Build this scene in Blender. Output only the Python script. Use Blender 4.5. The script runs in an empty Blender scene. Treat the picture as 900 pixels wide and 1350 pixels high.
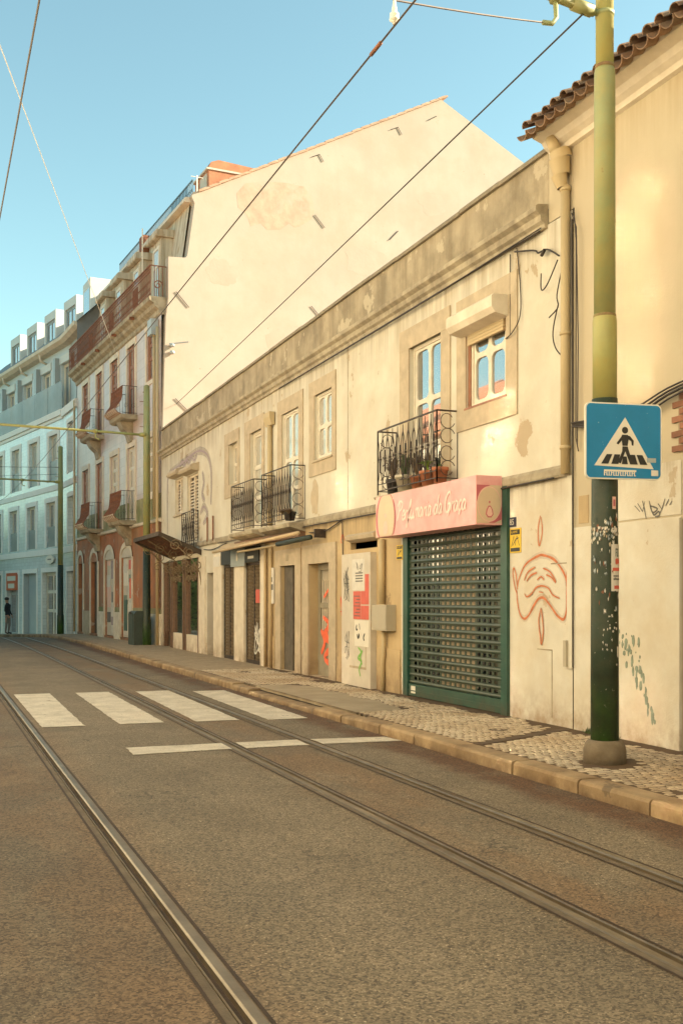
import bpy, math, random
from mathutils import Vector, Matrix, noise
R = math.radians
random.seed(7)
sc = bpy.context.scene
col = sc.collection

# ------------------------------------------------------------------ camera
CAM_ROT = 21.16
cam = bpy.data.cameras.new('camera'); co = bpy.data.objects.new('camera', cam); col.objects.link(co)
co.location = (0, 0, 1.6); co.rotation_euler = (R(90), 0, R(-CAM_ROT))
cam.sensor_fit = 'HORIZONTAL'; cam.sensor_width = 36; cam.lens = 56; cam.shift_y = 0.1267
cam.clip_start = .05; cam.clip_end = 2000
sc.camera = co

# ------------------------------------------------------------------ sky, sun, exposure
SUN_AZ, SUN_EL = 77, 26          # degrees from straight behind the camera's street towards the right, and up
w = bpy.data.worlds.new('World'); sc.world = w; w.use_nodes = True
nt = w.node_tree; nt.nodes.clear()
sky = nt.nodes.new('ShaderNodeTexSky'); sky.sky_type = 'NISHITA'; sky.sun_disc = False
sky.sun_elevation = R(SUN_EL); sky.sun_rotation = R(180 - SUN_AZ); sky.altitude = 50
sky.air_density = 1.0; sky.dust_density = .7; sky.ozone_density = 1.0
tint = nt.nodes.new('ShaderNodeMix'); tint.data_type = 'RGBA'; tint.blend_type = 'MULTIPLY'; tint.inputs[0].default_value = 1
tint.inputs[7].default_value = (.855, .99, .745, 1)
bgn = nt.nodes.new('ShaderNodeBackground'); bgn.inputs[1].default_value = .088
out = nt.nodes.new('ShaderNodeOutputWorld')
nt.links.new(sky.outputs[0], tint.inputs[6]); nt.links.new(tint.outputs[2], bgn.inputs[0]); nt.links.new(bgn.outputs[0], out.inputs[0])
sd = bpy.data.lights.new('sun', 'SUN'); sd.energy = 4.2; sd.angle = R(.5); sd.color = (1, .86, .66)
so = bpy.data.objects.new('sun', sd); col.objects.link(so)
SV = Vector((math.sin(R(SUN_AZ))*math.cos(R(SUN_EL)), -math.cos(R(SUN_AZ))*math.cos(R(SUN_EL)), math.sin(R(SUN_EL))))
so.rotation_euler = SV.to_track_quat('Z', 'Y').to_euler(); so.location = (30, -30, 30)
vs = sc.view_settings
vs.view_transform = 'Standard'; vs.look = 'None'; vs.gamma = 1; vs.use_curve_mapping = False
vs.exposure = 1.95
sc.cycles.blur_glossy = 0.15; sc.cycles.sample_clamp_indirect = 0; sc.cycles.max_bounces = 8; sc.cycles.diffuse_bounces = 5

# ------------------------------------------------------------------ materials
def M(name, base, rough=.85, var=.12, scale=3., col2=None, amt2=.45, scale2=1.2, soft2=.12, bump=.15, bscale=60., streak=None, sscale=2.5,
      metal=0., spec=.5, ior=1.5, samt=.8, dirt=None, dirt_z=(.1, .7), rnd=0., grid=None, speck=None, coat=0., peel=None, ledge=None, alpha=1.):
    m = bpy.data.materials.new(name); m.use_nodes = True
    t = m.node_tree; N = t.nodes; L = t.links
    b = N['Principled BSDF']
    b.inputs['Roughness'].default_value = rough; b.inputs['Metallic'].default_value = metal
    b.inputs['IOR'].default_value = ior; b.inputs['Specular IOR Level'].default_value = spec
    if alpha < 1: b.inputs['Alpha'].default_value = alpha
    if coat: b.inputs['Coat Weight'].default_value = coat; b.inputs['Coat Roughness'].default_value = .1
    geo = N.new('ShaderNodeNewGeometry'); pos = geo.outputs['Position']
    def noi(sc_, det=6, rgh=.6, vec=pos):
        n = N.new('ShaderNodeTexNoise'); n.inputs['Scale'].default_value = sc_; n.inputs['Detail'].default_value = det
        n.inputs['Roughness'].default_value = rgh; L.new(vec, n.inputs['Vector']); return n.outputs['Fac']
    def ramp(fac, p0, p1, c0=(0, 0, 0, 1), c1=(1, 1, 1, 1)):
        r = N.new('ShaderNodeValToRGB'); e = r.color_ramp.elements
        e[0].position = p0; e[1].position = p1; e[0].color = c0; e[1].color = c1; L.new(fac, r.inputs[0]); return r.outputs[0]
    def mix(fac, a, c, mode='MIX'):
        x = N.new('ShaderNodeMix'); x.data_type = 'RGBA'; x.blend_type = mode
        for i, v in ((0, fac), (6, a), (7, c)):
            if hasattr(v, 'is_linked'): L.new(v, x.inputs[i])
            else: x.inputs[i].default_value = v
        return x.outputs[2]
    def math_(op, a, c=0.):
        x = N.new('ShaderNodeMath'); x.operation = op
        for i, v in enumerate((a, c)):
            if hasattr(v, 'is_linked'): L.new(v, x.inputs[i])
            else: x.inputs[i].default_value = v
        return x.outputs[0]
    def c4(c, k=1.): return (min(c[0]*k, 1), min(c[1]*k, 1), min(c[2]*k, 1), 1)
    c = ramp(noi(scale), .3, .7, c4(base, 1-var), c4(base, 1+var))
    if speck:       # (colour, scale, threshold)
        c = mix(ramp(noi(speck[1], 2, .5), speck[2], speck[2]+.08), c, c4(speck[0]))
    if grid:        # (du, dz, joint colour, joint width) measured along the object's own axes
        tc = N.new('ShaderNodeTexCoord'); sp = N.new('ShaderNodeSeparateXYZ'); L.new(tc.outputs['Object'], sp.inputs[0])
        f1 = math_('FRACT', math_('DIVIDE', sp.outputs[1], grid[0])); f2 = math_('FRACT', math_('DIVIDE', sp.outputs[2], grid[1]))
        g = math_('MAXIMUM', math_('LESS_THAN', f1, grid[3]/grid[0]), math_('LESS_THAN', f2, grid[3]/grid[1]))
        cell = N.new('ShaderNodeCombineXYZ')
        L.new(math_('FLOOR', math_('DIVIDE', sp.outputs[1], grid[0])), cell.inputs[0]); L.new(math_('FLOOR', math_('DIVIDE', sp.outputs[2], grid[1])), cell.inputs[1])
        wn = N.new('ShaderNodeTexWhiteNoise'); L.new(cell.outputs[0], wn.inputs['Vector'])
        c = mix(1., c, ramp(wn.outputs['Value'], 0, 1, (.86, .86, .86, 1), (1, 1, 1, 1)), 'MULTIPLY')
        c = mix(math_('MULTIPLY', g, .6), c, c4(grid[2]))
    if col2:
        c = mix(math_('MULTIPLY', ramp(noi(scale2, 8, .65), .5-soft2+.04, .5+soft2+.04), amt2), c, c4(col2))
    if streak:
        mp = N.new('ShaderNodeMapping'); mp.inputs['Scale'].default_value = (sscale, sscale, sscale*.08); L.new(pos, mp.inputs['Vector'])
        c = mix(math_('MULTIPLY', ramp(noi(1.6, 8, .7, mp.outputs[0]), .48, .72), samt), c, c4(streak))
    if dirt:
        sp = N.new('ShaderNodeSeparateXYZ'); L.new(pos, sp.inputs[0])
        mr = N.new('ShaderNodeMapRange'); L.new(sp.outputs[2], mr.inputs[0])
        mr.inputs[1].default_value = dirt_z[1]; mr.inputs[2].default_value = dirt_z[0]
        d = math_('MULTIPLY', mr.outputs[0], ramp(noi(3.5, 8, .7), .36, .62))
        c = mix(math_('MULTIPLY', d, .85), c, c4(dirt))
    if peel:        # (colour, scale, threshold): flakes with sharp edges
        c = mix(math_('MULTIPLY', ramp(noi(peel[1], 9, .62), peel[2], peel[2]+.012), .8), c, c4(peel[0]))
        c = mix(math_('MULTIPLY', ramp(noi(peel[1]*5, 5, .6), .70, .72), .55), c, c4(peel[0], .8))
    if ledge:       # (top z, depth, colour): run-off stains below a ledge
        sp = N.new('ShaderNodeSeparateXYZ'); L.new(pos, sp.inputs[0])
        mr = N.new('ShaderNodeMapRange'); L.new(sp.outputs[2], mr.inputs[0]); mr.inputs[1].default_value = ledge[0]-ledge[1]; mr.inputs[2].default_value = ledge[0]
        mp = N.new('ShaderNodeMapping'); mp.inputs['Scale'].default_value = (3.5, 3.5, .25); L.new(pos, mp.inputs['Vector'])
        c = mix(math_('MULTIPLY', math_('MULTIPLY', mr.outputs[0], ramp(noi(1.4, 7, .7, mp.outputs[0]), .40, .62)), .8), c, c4(ledge[2]))
    if rnd:
        oi = N.new('ShaderNodeObjectInfo')
        c = mix(1., c, ramp(oi.outputs['Random'], 0, 1, (1-rnd, 1-rnd, 1-rnd*.95, 1), (1, 1, 1, 1)), 'MULTIPLY')
    L.new(c, b.inputs['Base Color'])
    if bump:
        bp = N.new('ShaderNodeBump'); bp.inputs['Strength'].default_value = bump; bp.inputs['Distance'].default_value = .01
        h = math_('ADD', noi(bscale, 4, .6), math_('MULTIPLY', noi(bscale*.12, 4, .6), 1.5))
        L.new(h, bp.inputs['Height']); L.new(bp.outputs[0], b.inputs['Normal'])
    return m

MT = dict(
 plaster=M('plaster cream', (.625, .575, .46), .9, .09, 1.6, (.54, .46, .33), .55, 1.3, bump=.25, bscale=45, streak=(.50, .40, .26), sscale=.9, samt=.3, peel=((.42, .31, .19), 1.3, .635), ledge=(6.0, .7, (.30, .235, .15)), dirt=(.30, .20, .11)),
 plaster_low=M('plaster ochre', (.53, .39, .21), .9, .12, 1.3, (.40, .28, .15), .55, 1.1, bump=.3, bscale=40, streak=(.36, .26, .15), sscale=.9, samt=.5, peel=((.30, .21, .12), 1.6, .63), ledge=(3.0, .5, (.20, .145, .085)), dirt=(.24, .15, .08), dirt_z=(.1, .8)),
 plaster_face=M('plaster pale', (.655, .61, .50), .9, .08, 1.4, (.52, .40, .24), .45, 1.3, bump=.3, bscale=50, dirt=(.32, .20, .11), dirt_z=(.1, .6), peel=((.48, .37, .24), 1.8, .66), ledge=(3.02, .35, (.36, .28, .18))),
 plaster_yellow=M('plaster yellow', (.51, .43, .295), .9, .07, .9, (.48, .39, .26), .6, .8, bump=.2, bscale=45, streak=(.46, .36, .22), sscale=.7, samt=.35, ledge=(6.75, .6, (.40, .31, .19))),
 stone=M('limestone trim', (.50, .40, .27), .85, .14, 5, (.38, .30, .20), .5, 3, bump=.3, bscale=50, dirt=(.26, .17, .10), dirt_z=(.1, .6)),
 stone_pale=M('pale trim', (.72, .63, .49), .8, .08, 4, (.48, .38, .25), .4, 2.5, bump=.15, dirt=(.30, .20, .11), dirt_z=(.1, .6)),
 parapet=M('weathered render', (.38, .31, .205), .9, .22, 1.6, (.20, .16, .10), .75, 1.7, .1, bump=.5, bscale=30, streak=(.20, .15, .085), sscale=2.2, samt=.75, peel=((.50, .42, .29), 1.5, .60)),
 cornice=M('weathered moulding', (.40, .335, .23), .9, .2, 3, (.19, .15, .10), .7, 3.4, .1, bump=.5, bscale=40),
 coping=M('coping stone', (.27, .225, .155), .9, .2, 6, (.2, .16, .11), .6, 4, bump=.5),
 gable=M('gable render', (.43, .375, .30), .9, .07, .6, (.38, .31, .225), .55, .7, bump=.2, bscale=14, streak=(.38, .31, .235), sscale=.5, samt=.35, peel=((.36, .28, .2), .9, .70)),
 gable_repair=M('gable repair mortar', (.415, .36, .285), .95, .06, 1.5, (.39, .32, .24), .5, 1.2, bump=.3, bscale=14),
 gable_patch=M('bare brick patch', (.44, .325, .235), .9, .14, 3.5, (.44, .37, .29), .75, 1.0, .05, bump=.3, bscale=12),
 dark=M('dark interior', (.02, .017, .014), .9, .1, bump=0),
 white_wood=M('white painted wood', (.70, .63, .50), .55, .07, 6, (.5, .42, .3), .3, 8, bump=.08),
 brown_wood=M('brown wood', (.16, .085, .045), .6, .25, 12, bump=.1),
 red_wood=M('russet wood frames', (.30, .13, .07), .6, .2, 9, bump=.1),
 curtain=M('glass over net curtain', (.42, .38, .30), .08, .12, 7, bump=.0, spec=.9, ior=1.6, coat=.6),
 glass=M('window glass', (.03, .035, .04), .03, .3, 3, bump=.0, spec=1, ior=2.2, coat=1.),
 glass_sky=M('upper window glass', (.085, .085, .08), .02, .3, 3, bump=.0, spec=1, ior=2.6, coat=1.),
 glass_blue=M('balcony glass', (.40, .44, .42), .3, .1, 3, bump=.0, spec=.2, alpha=.42),
 iron=M('wrought iron', (.035, .026, .020), .6, .3, 20, (.10, .05, .025), .5, 14, bump=.1),
 rust=M('rusted iron', (.26, .10, .048), .8, .3, 10, (.10, .045, .025), .5, 8, bump=.2),
 green=M('green shutter paint', (.018, .070, .048), .42, .2, 5, (.05, .13, .09), .35, 6, bump=.05, dirt=(.10, .08, .05), dirt_z=(.12, .35)),
 green_slat=M('green slat paint', (.036, .056, .036), .38, .22, 5, (.075, .08, .05), .4, 3, bump=.05),
 shutter_glass=M('glass behind the shutter', (.16, .15, .10), .15, .9, 2.2, (.012, .014, .012), .9, 1.1, .02, bump=0, spec=.8),
 pole_lit=M('lit olive pole paint', (.34, .325, .11), .5, .12, 2.5, (.42, .30, .07), .5, 3, bump=.1, speck=((.16, .07, .03), 9, .70)),  # yellower copy of the pole paint, reflected golden light put into its colour
 pole_mid=M('green pole paint', (.275, .295, .125), .5, .12, 2.5, (.38, .28, .08), .5, 3.5, bump=.1, speck=((.16, .07, .03), 9, .70)),
 pole_low=M('dark green pole paint', (.020, .036, .019), .5, .3, 6, (.055, .055, .028), .5, 9, bump=.15, speck=((.35, .33, .26), 38, .705), dirt=(.05, .13, .02), dirt_z=(.3, .9), peel=((.10, .07, .04), 6, .68)),
 concrete=M('concrete', (.20, .155, .10), .95, .2, 8, (.12, .085, .05), .5, 6, bump=.6),
 asphalt=M('asphalt', (.175, .135, .084), .85, .22, .8, (.128, .098, .061), .6, 1.3, bump=.2, bscale=160, speck=((.55, .45, .31), 80, .63)),
 ground=M('ground', (.12, .09, .06), .95, bump=.3),
 dust=M('rust dust road', (.16, .095, .045), .9, .3, 2, (.14, .105, .064), .75, 3, bump=.8, bscale=110, speck=((.22, .16, .10), 95, .62)),
 gutter_dirt=M('gutter dirt', (.075, .042, .022), .95, .3, 3, (.10, .07, .045), .55, 2.2, bump=.8, bscale=70),
 paint=M('road paint', (.62, .55, .43), .8, .12, 2.5, (.36, .30, .21), .6, 3.5, .14, bump=.7, bscale=110, speck=((.20, .16, .11), 45, .63), peel=((.17, .13, .085), 5, .66)),
 steel=M('worn rail steel', (.23, .185, .125), .38, .25, 4, (.13, .085, .045), .6, 1.6, metal=.5, bump=.1),
 groove=M('rail groove', (.045, .026, .013), .8, .3, 8, bump=.3),
 filler=M('rail edge concrete', (.14, .105, .066), .9, .25, 5, (.09, .062, .036), .5, 3, bump=.5),
 kerb=M('kerb limestone', (.40, .28, .15), .85, .22, 4, (.20, .115, .05), .75, 2.2, bump=.6, bscale=30, rnd=.22, dirt=(.13, .07, .03), dirt_z=(.0, .10), peel=((.17, .12, .07), 2.3, .64)),
 cobble=M('cobble limestone', (.60, .49, .34), .8, .15, 9, (.36, .235, .12), .75, .8, bump=.15, rnd=.4),
 pavedirt=M('joint dirt', (.095, .055, .026), .95, .25, 4, (.14, .085, .04), .5, 1.5, bump=.4),
 patch=M('smooth paving patch', (.36, .285, .185), .9, .14, 3, (.27, .205, .125), .5, 2, bump=.5, bscale=90),
 pink=M('pink sign face', (.74, .35, .33), .5, .06, 2, (.80, .47, .44), .75, 3.5, bump=0),
 pink_pale=M('pale pink print', (.74, .47, .38), .5, .06, 4, bump=0),
 pink_dark=M('rose print', (.50, .12, .14), .5, .06, 4, bump=0),
 beige_print=M('beige print', (.62, .47, .31), .5, .06, 4, bump=0),
 white=M('white print', (.74, .68, .56), .55, .04, 4, bump=0),
 blue=M('sign blue', (.004, .19, .40), .35, .06, 3, (.01, .22, .48), .4, 5, bump=0, speck=((.40, .50, .52), 26, .715)),
 black=M('black print', (.022, .02, .018), .5, .1, 4, bump=0),
 navy=M('number tile', (.025, .03, .06), .3, .1, 4, bump=0),
 yellow=M('yellow print', (.72, .48, .03), .5, .08, 4, bump=0),
 red=M('red print', (.62, .12, .08), .6, .1, 6, bump=0),
 red_spray=M('red spray paint', (.55, .19, .085), .9, .25, 14, bump=0),
 red_halo=M('red overspray', (.55, .22, .11), .9, .3, 14, bump=0, alpha=.13),
 violet_halo=M('violet overspray', (.40, .33, .32), .9, .3, 14, bump=0, alpha=.3),
 red_bright=M('bright red spray', (.80, .14, .06), .8, .2, 14, bump=0),
 violet_spray=M('violet spray paint', (.34, .27, .27), .9, .2, 10, bump=0),
 grey_spray=M('grey marker', (.16, .15, .13), .9, .25, 14, bump=0),
 green_spray=M('green spray', (.22, .45, .10), .9, .2, 14, bump=0),
 teal_spray=M('faded green spray', (.24, .28, .21), .9, .3, 14, bump=0),
 board=M('white board', (.60, .53, .42), .7, .08, 4, (.48, .41, .31), .4, 3, bump=.1),
 paper=M('paper', (.66, .61, .52), .8, .08, 9, bump=.1),
 terracotta=M('terracotta', (.42, .15, .07), .85, .15, 9, bump=.2),
 plastic_pot=M('dark pot', (.06, .055, .05), .7, .2, 9, bump=.1),
 leaf=M('leaf', (.09, .135, .045), .6, .35, 20, bump=0, rnd=.3),
 leaf_tree=M('tree leaves', (.42, .46, .13), .6, .4, 3, bump=0),
 leaf_bright=M('bright leaf', (.25, .42, .05), .55, .15, 20, bump=0),
 leaf_brown=M('dry leaf', (.15, .10, .055), .7, .3, 20, bump=0),
 bark=M('bark', (.10, .07, .045), .95, .3, 9, bump=.6),
 tile=M('clay roof tile', (.26, .15, .09), .9, .3, 6, (.30, .23, .15), .6, 5, bump=.5, rnd=.3),
 tile_orange=M('orange roof tile', (.50, .20, .10), .9, .2, 3, (.36, .17, .09), .5, 2, bump=.4),
 pipe=M('painted pipe', (.52, .40, .22), .6, .1, 5, (.4, .29, .15), .4, 5, bump=.1),
 cable=M('cable', (.045, .035, .028), .7, .2, 9, bump=0),
 wire=M('overhead wire', (.10, .075, .055), .5, .2, 9, metal=.5, bump=0),
 wire_pale=M('pale wire', (.55, .50, .42), .5, .1, 9, bump=0),
 awning=M('awning canvas', (.56, .41, .24), .9, .12, 5, bump=.2),
 canopy=M('rusty canopy sheet', (.085, .058, .036), .75, .3, 5, (.045, .03, .02), .5, 7, bump=.3),
 tiles_pink=M('lilac wall tiles', (.58, .50, .48), .4, .10, 1.5, (.58, .42, .32), .6, .5, .2, bump=.05, grid=(.30, .30, (.30, .24, .22), .018), spec=.5),
 plaster_orange=M('orange plaster', (.42, .16, .07), .9, .3, 1.2, (.30, .19, .11), .8, .9, .10, bump=.3, streak=(.20, .11, .06), sscale=1.2, peel=((.45, .36, .26), 1.6, .62), dirt=(.18, .12, .07), dirt_z=(.2, 1.6)),
 moss=M('mossy band', (.30, .27, .15), .9, .25, 2, (.14, .17, .06), .8, .9, .1, bump=.4),
 white_plinth=M('white plinth', (.74, .66, .52), .85, .1, 3, (.45, .34, .22), .5, 2.5, bump=.2),
 tiles_blue=M('grey blue wall tiles', (.66, .74, .73), .25, .08, 2, (.76, .78, .74), .5, .6, .2, bump=.05, grid=(.33, .16, (.25, .30, .31), .012), spec=.6),
 trim_blue=M('pale render trim', (.80, .76, .68), .8, .05, 2, bump=.1),
 zinc=M('grey zinc', (.36, .40, .40), .5, .06, 2, bump=.05, metal=.1),
 white_clad=M('white cladding', (.64, .65, .60), .7, .04, 2, bump=.05),
 slate=M('grey roof', (.20, .21, .21), .7, .1, 3, bump=.1),
 orange_sign=M('orange shop sign', (.62, .13, .05), .5, .08, 3, bump=0),
 skin=M('skin', (.40, .22, .14), .6, .05, bump=0),
 jacket=M('dark jacket', (.018, .018, .022), .85, .2, 20, bump=.1),
 trousers=M('grey trousers', (.22, .19, .16), .9, .1, 20, bump=.1),
 hair=M('dark hair', (.04, .03, .025), .7, .2, 20, bump=.1),
 meter=M('grey meter box', (.46, .40, .29), .6, .06, 5, (.36, .29, .2), .4, 5, bump=.05),
 house_a=M('opposite cream wall', (.80, .72, .57), .9, .08, 1, bump=.2),
 house_b=M('opposite apricot wall', (.80, .70, .53), .9, .08, 1, bump=.2),
 house_c=M('opposite pale wall', (.82, .75, .62), .9, .08, 1, bump=.2),
 cab=M('utility cabinet', (.05, .065, .05), .6, .2, 5, bump=.1),
 sign_script=M('faded sign lettering', (.80, .66, .57), .5, .08, 9, bump=0),
 verge=M('pale verge tile', (.46, .29, .19), .9, .25, 4, (.40, .32, .24), .6, 3, bump=.3),
 ring=M('rusty ring', (.21, .12, .05), .8, .3, 12, (.30, .27, .09), .6, 9, bump=.2),
 door_paint=M('grey olive door paint', (.30, .26, .18), .7, .15, 5, (.22, .18, .12), .5, 4, bump=.1),
 clad_blue=M('pale blue grey cladding', (.52, .59, .60), .7, .04, 2, bump=.05),
 lattice=M('tan lattice metal', (.22, .155, .085), .7, .25, 9, bump=.1),
 dark_brown=M('dark grey brown', (.11, .09, .065), .8, .3, 6, bump=.2),
 brick=M('brick', (.33, .15, .085), .9, .2, 8, bump=.4, rnd=.3),
 mortar=M('mortar', (.36, .28, .19), .95, .2, 8, bump=.6),
)

def road_stains():
    t = MT['asphalt'].node_tree; N = t.nodes; L = t.links; b = N['Principled BSDF']
    src = b.inputs['Base Color'].links[0].from_socket
    geo = N.new('ShaderNodeNewGeometry'); sp = N.new('ShaderNodeSeparateXYZ'); L.new(geo.outputs['Position'], sp.inputs[0])
    def nz(scale, d, mp=None):
        n = N.new('ShaderNodeTexNoise'); n.inputs['Scale'].default_value = scale; n.inputs['Detail'].default_value = d; n.inputs['Roughness'].default_value = .65
        if mp:
            m = N.new('ShaderNodeMapping'); m.inputs['Scale'].default_value = mp; L.new(geo.outputs['Position'], m.inputs['Vector']); L.new(m.outputs[0], n.inputs['Vector'])
        else: L.new(geo.outputs['Position'], n.inputs['Vector'])
        return n.outputs['Fac']
    def op(o, a, c=0.):
        x = N.new('ShaderNodeMath'); x.operation = o
        for i, v in enumerate((a, c)):
            if hasattr(v, 'is_linked'): L.new(v, x.inputs[i])
            else: x.inputs[i].default_value = v
        return x.outputs[0]
    def step(v, lo, hi):
        r = N.new('ShaderNodeMapRange'); r.interpolation_type = 'SMOOTHSTEP'; L.new(v, r.inputs[0]); r.inputs[1].default_value = lo; r.inputs[2].default_value = hi; return r.outputs[0]
    def mix(f, a, c):
        x = N.new('ShaderNodeMix'); x.data_type = 'RGBA'; L.new(f, x.inputs[0]); L.new(a, x.inputs[6]); x.inputs[7].default_value = c; return x.outputs[2]
    X = sp.outputs[0]; wob = op('MULTIPLY', op('SUBTRACT', nz(1.3, 5), .5), .5)
    Xw = op('ADD', X, wob)
    def band(c, hw, soft): return step(op('ABSOLUTE', op('SUBTRACT', Xw, c)), hw+soft, hw)
    patch = step(nz(1.1, 6, (1.4, .5, 1)), .36, .58)
    rust = op('MAXIMUM', op('MULTIPLY', band(3.42, .22, .35), patch), op('MULTIPLY', band(.78, .25, .4), patch))
    rust = op('MAXIMUM', rust, op('MULTIPLY', op('MAXIMUM', band(1.17, .08, .25), band(3.05, .06, .2)), .45))
    c = mix(op('MULTIPLY', rust, .52), src, (.18, .098, .042, 1))
    c = mix(op('MULTIPLY', op('MULTIPLY', band(4.92, .24, .30), step(nz(1.7, 7, (1, .8, 1)), .27, .52)), .92), c, (.105, .048, .020, 1))
    c = mix(op('MULTIPLY', op('MULTIPLY', band(-.6, 1.4, .5), step(nz(.9, 6), .30, .6)), .5), c, (.085, .060, .036, 1))
    vo = N.new('ShaderNodeTexVoronoi'); vo.feature = 'DISTANCE_TO_EDGE'; vo.inputs['Scale'].default_value = .42; vo.inputs['Randomness'].default_value = 1
    wv = N.new('ShaderNodeVectorMath'); wv.operation = 'ADD'; nw = N.new('ShaderNodeTexNoise'); nw.inputs['Scale'].default_value = 2.2; nw.inputs['Detail'].default_value = 2; L.new(geo.outputs['Position'], nw.inputs['Vector'])
    L.new(geo.outputs['Position'], wv.inputs[0]); L.new(nw.outputs['Color'], wv.inputs[1]); L.new(wv.outputs[0], vo.inputs['Vector'])
    c = mix(op('MULTIPLY', op('MULTIPLY', step(vo.outputs['Distance'], .0065, .002), step(nz(.5, 3), .50, .58)), .5), c, (.03, .023, .016, 1))
    c = mix(op('MULTIPLY', step(nz(.35, 3, (1, .6, 1)), .55, .57), .28), c, (.10, .082, .056, 1))
    c = mix(op('MULTIPLY', op('MULTIPLY', band(2.2, .22, .4), step(nz(.8, 5, (1.5, .4, 1)), .35, .6)), .3), c, (.24, .19, .125, 1))
    c = mix(op('MULTIPLY', step(nz(7, 3), .70, .76), .6), c, (.035, .028, .02, 1))
    c = mix(op('MULTIPLY', step(nz(.55, 4, (1, .25, 1)), .52, .66), .35), c, (.19, .15, .10, 1))
    fine = N.new('ShaderNodeMix'); fine.data_type = 'RGBA'; fine.blend_type = 'MULTIPLY'; fine.inputs[0].default_value = 1
    rr = N.new('ShaderNodeValToRGB'); e = rr.color_ramp.elements; e[0].position = .12; e[1].position = .88; e[0].color = (.40, .40, .40, 1); e[1].color = (1.50, 1.50, 1.50, 1)
    va = N.new('ShaderNodeTexVoronoi'); va.inputs['Scale'].default_value = 88; L.new(geo.outputs['Position'], va.inputs['Vector']); vs_ = N.new('ShaderNodeSeparateColor'); L.new(va.outputs['Color'], vs_.inputs[0]); L.new(op('ADD', op('MULTIPLY', vs_.outputs[0], .75), op('MULTIPLY', nz(30, 3), .25)), rr.inputs[0]); L.new(c, fine.inputs[6]); L.new(rr.outputs[0], fine.inputs[7]); L.new(fine.outputs[2], b.inputs['Base Color'])
road_stains()
# ------------------------------------------------------------------ mesh helpers
OFF = {}
def tag(o, label=None, cat=None, group=None, kind=None):
    for k, v in (('label', label), ('category', cat), ('group', group), ('kind', kind)):
        if v: o[k] = v
    return o
def thing(name, label, cat, loc, rot=0., off=None, group=None):
    """Empty at the thing's base. 'off' = where that base lies in the frame the parts are drawn in (default: world)."""
    o = bpy.data.objects.new(name, None); col.objects.link(o)
    o.empty_display_size = .2; o.location = loc; o.rotation_euler = (0, 0, R(rot))
    OFF[o.name] = Vector(loc if off is None else off)
    return tag(o, label, cat, group)
def place(o, parent, loc=(0, 0, 0)):
    o.parent = parent
    l = Vector(loc)
    if parent is not None and parent.name in OFF: l = l - OFF[parent.name]
    o.location = l
def link(name, mesh, parent=None, loc=(0, 0, 0), rot=None, scale=None):
    o = bpy.data.objects.new(name, mesh); col.objects.link(o)
    if rot: o.rotation_euler = rot
    if scale: o.scale = scale
    place(o, parent, loc)
    return o

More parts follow.
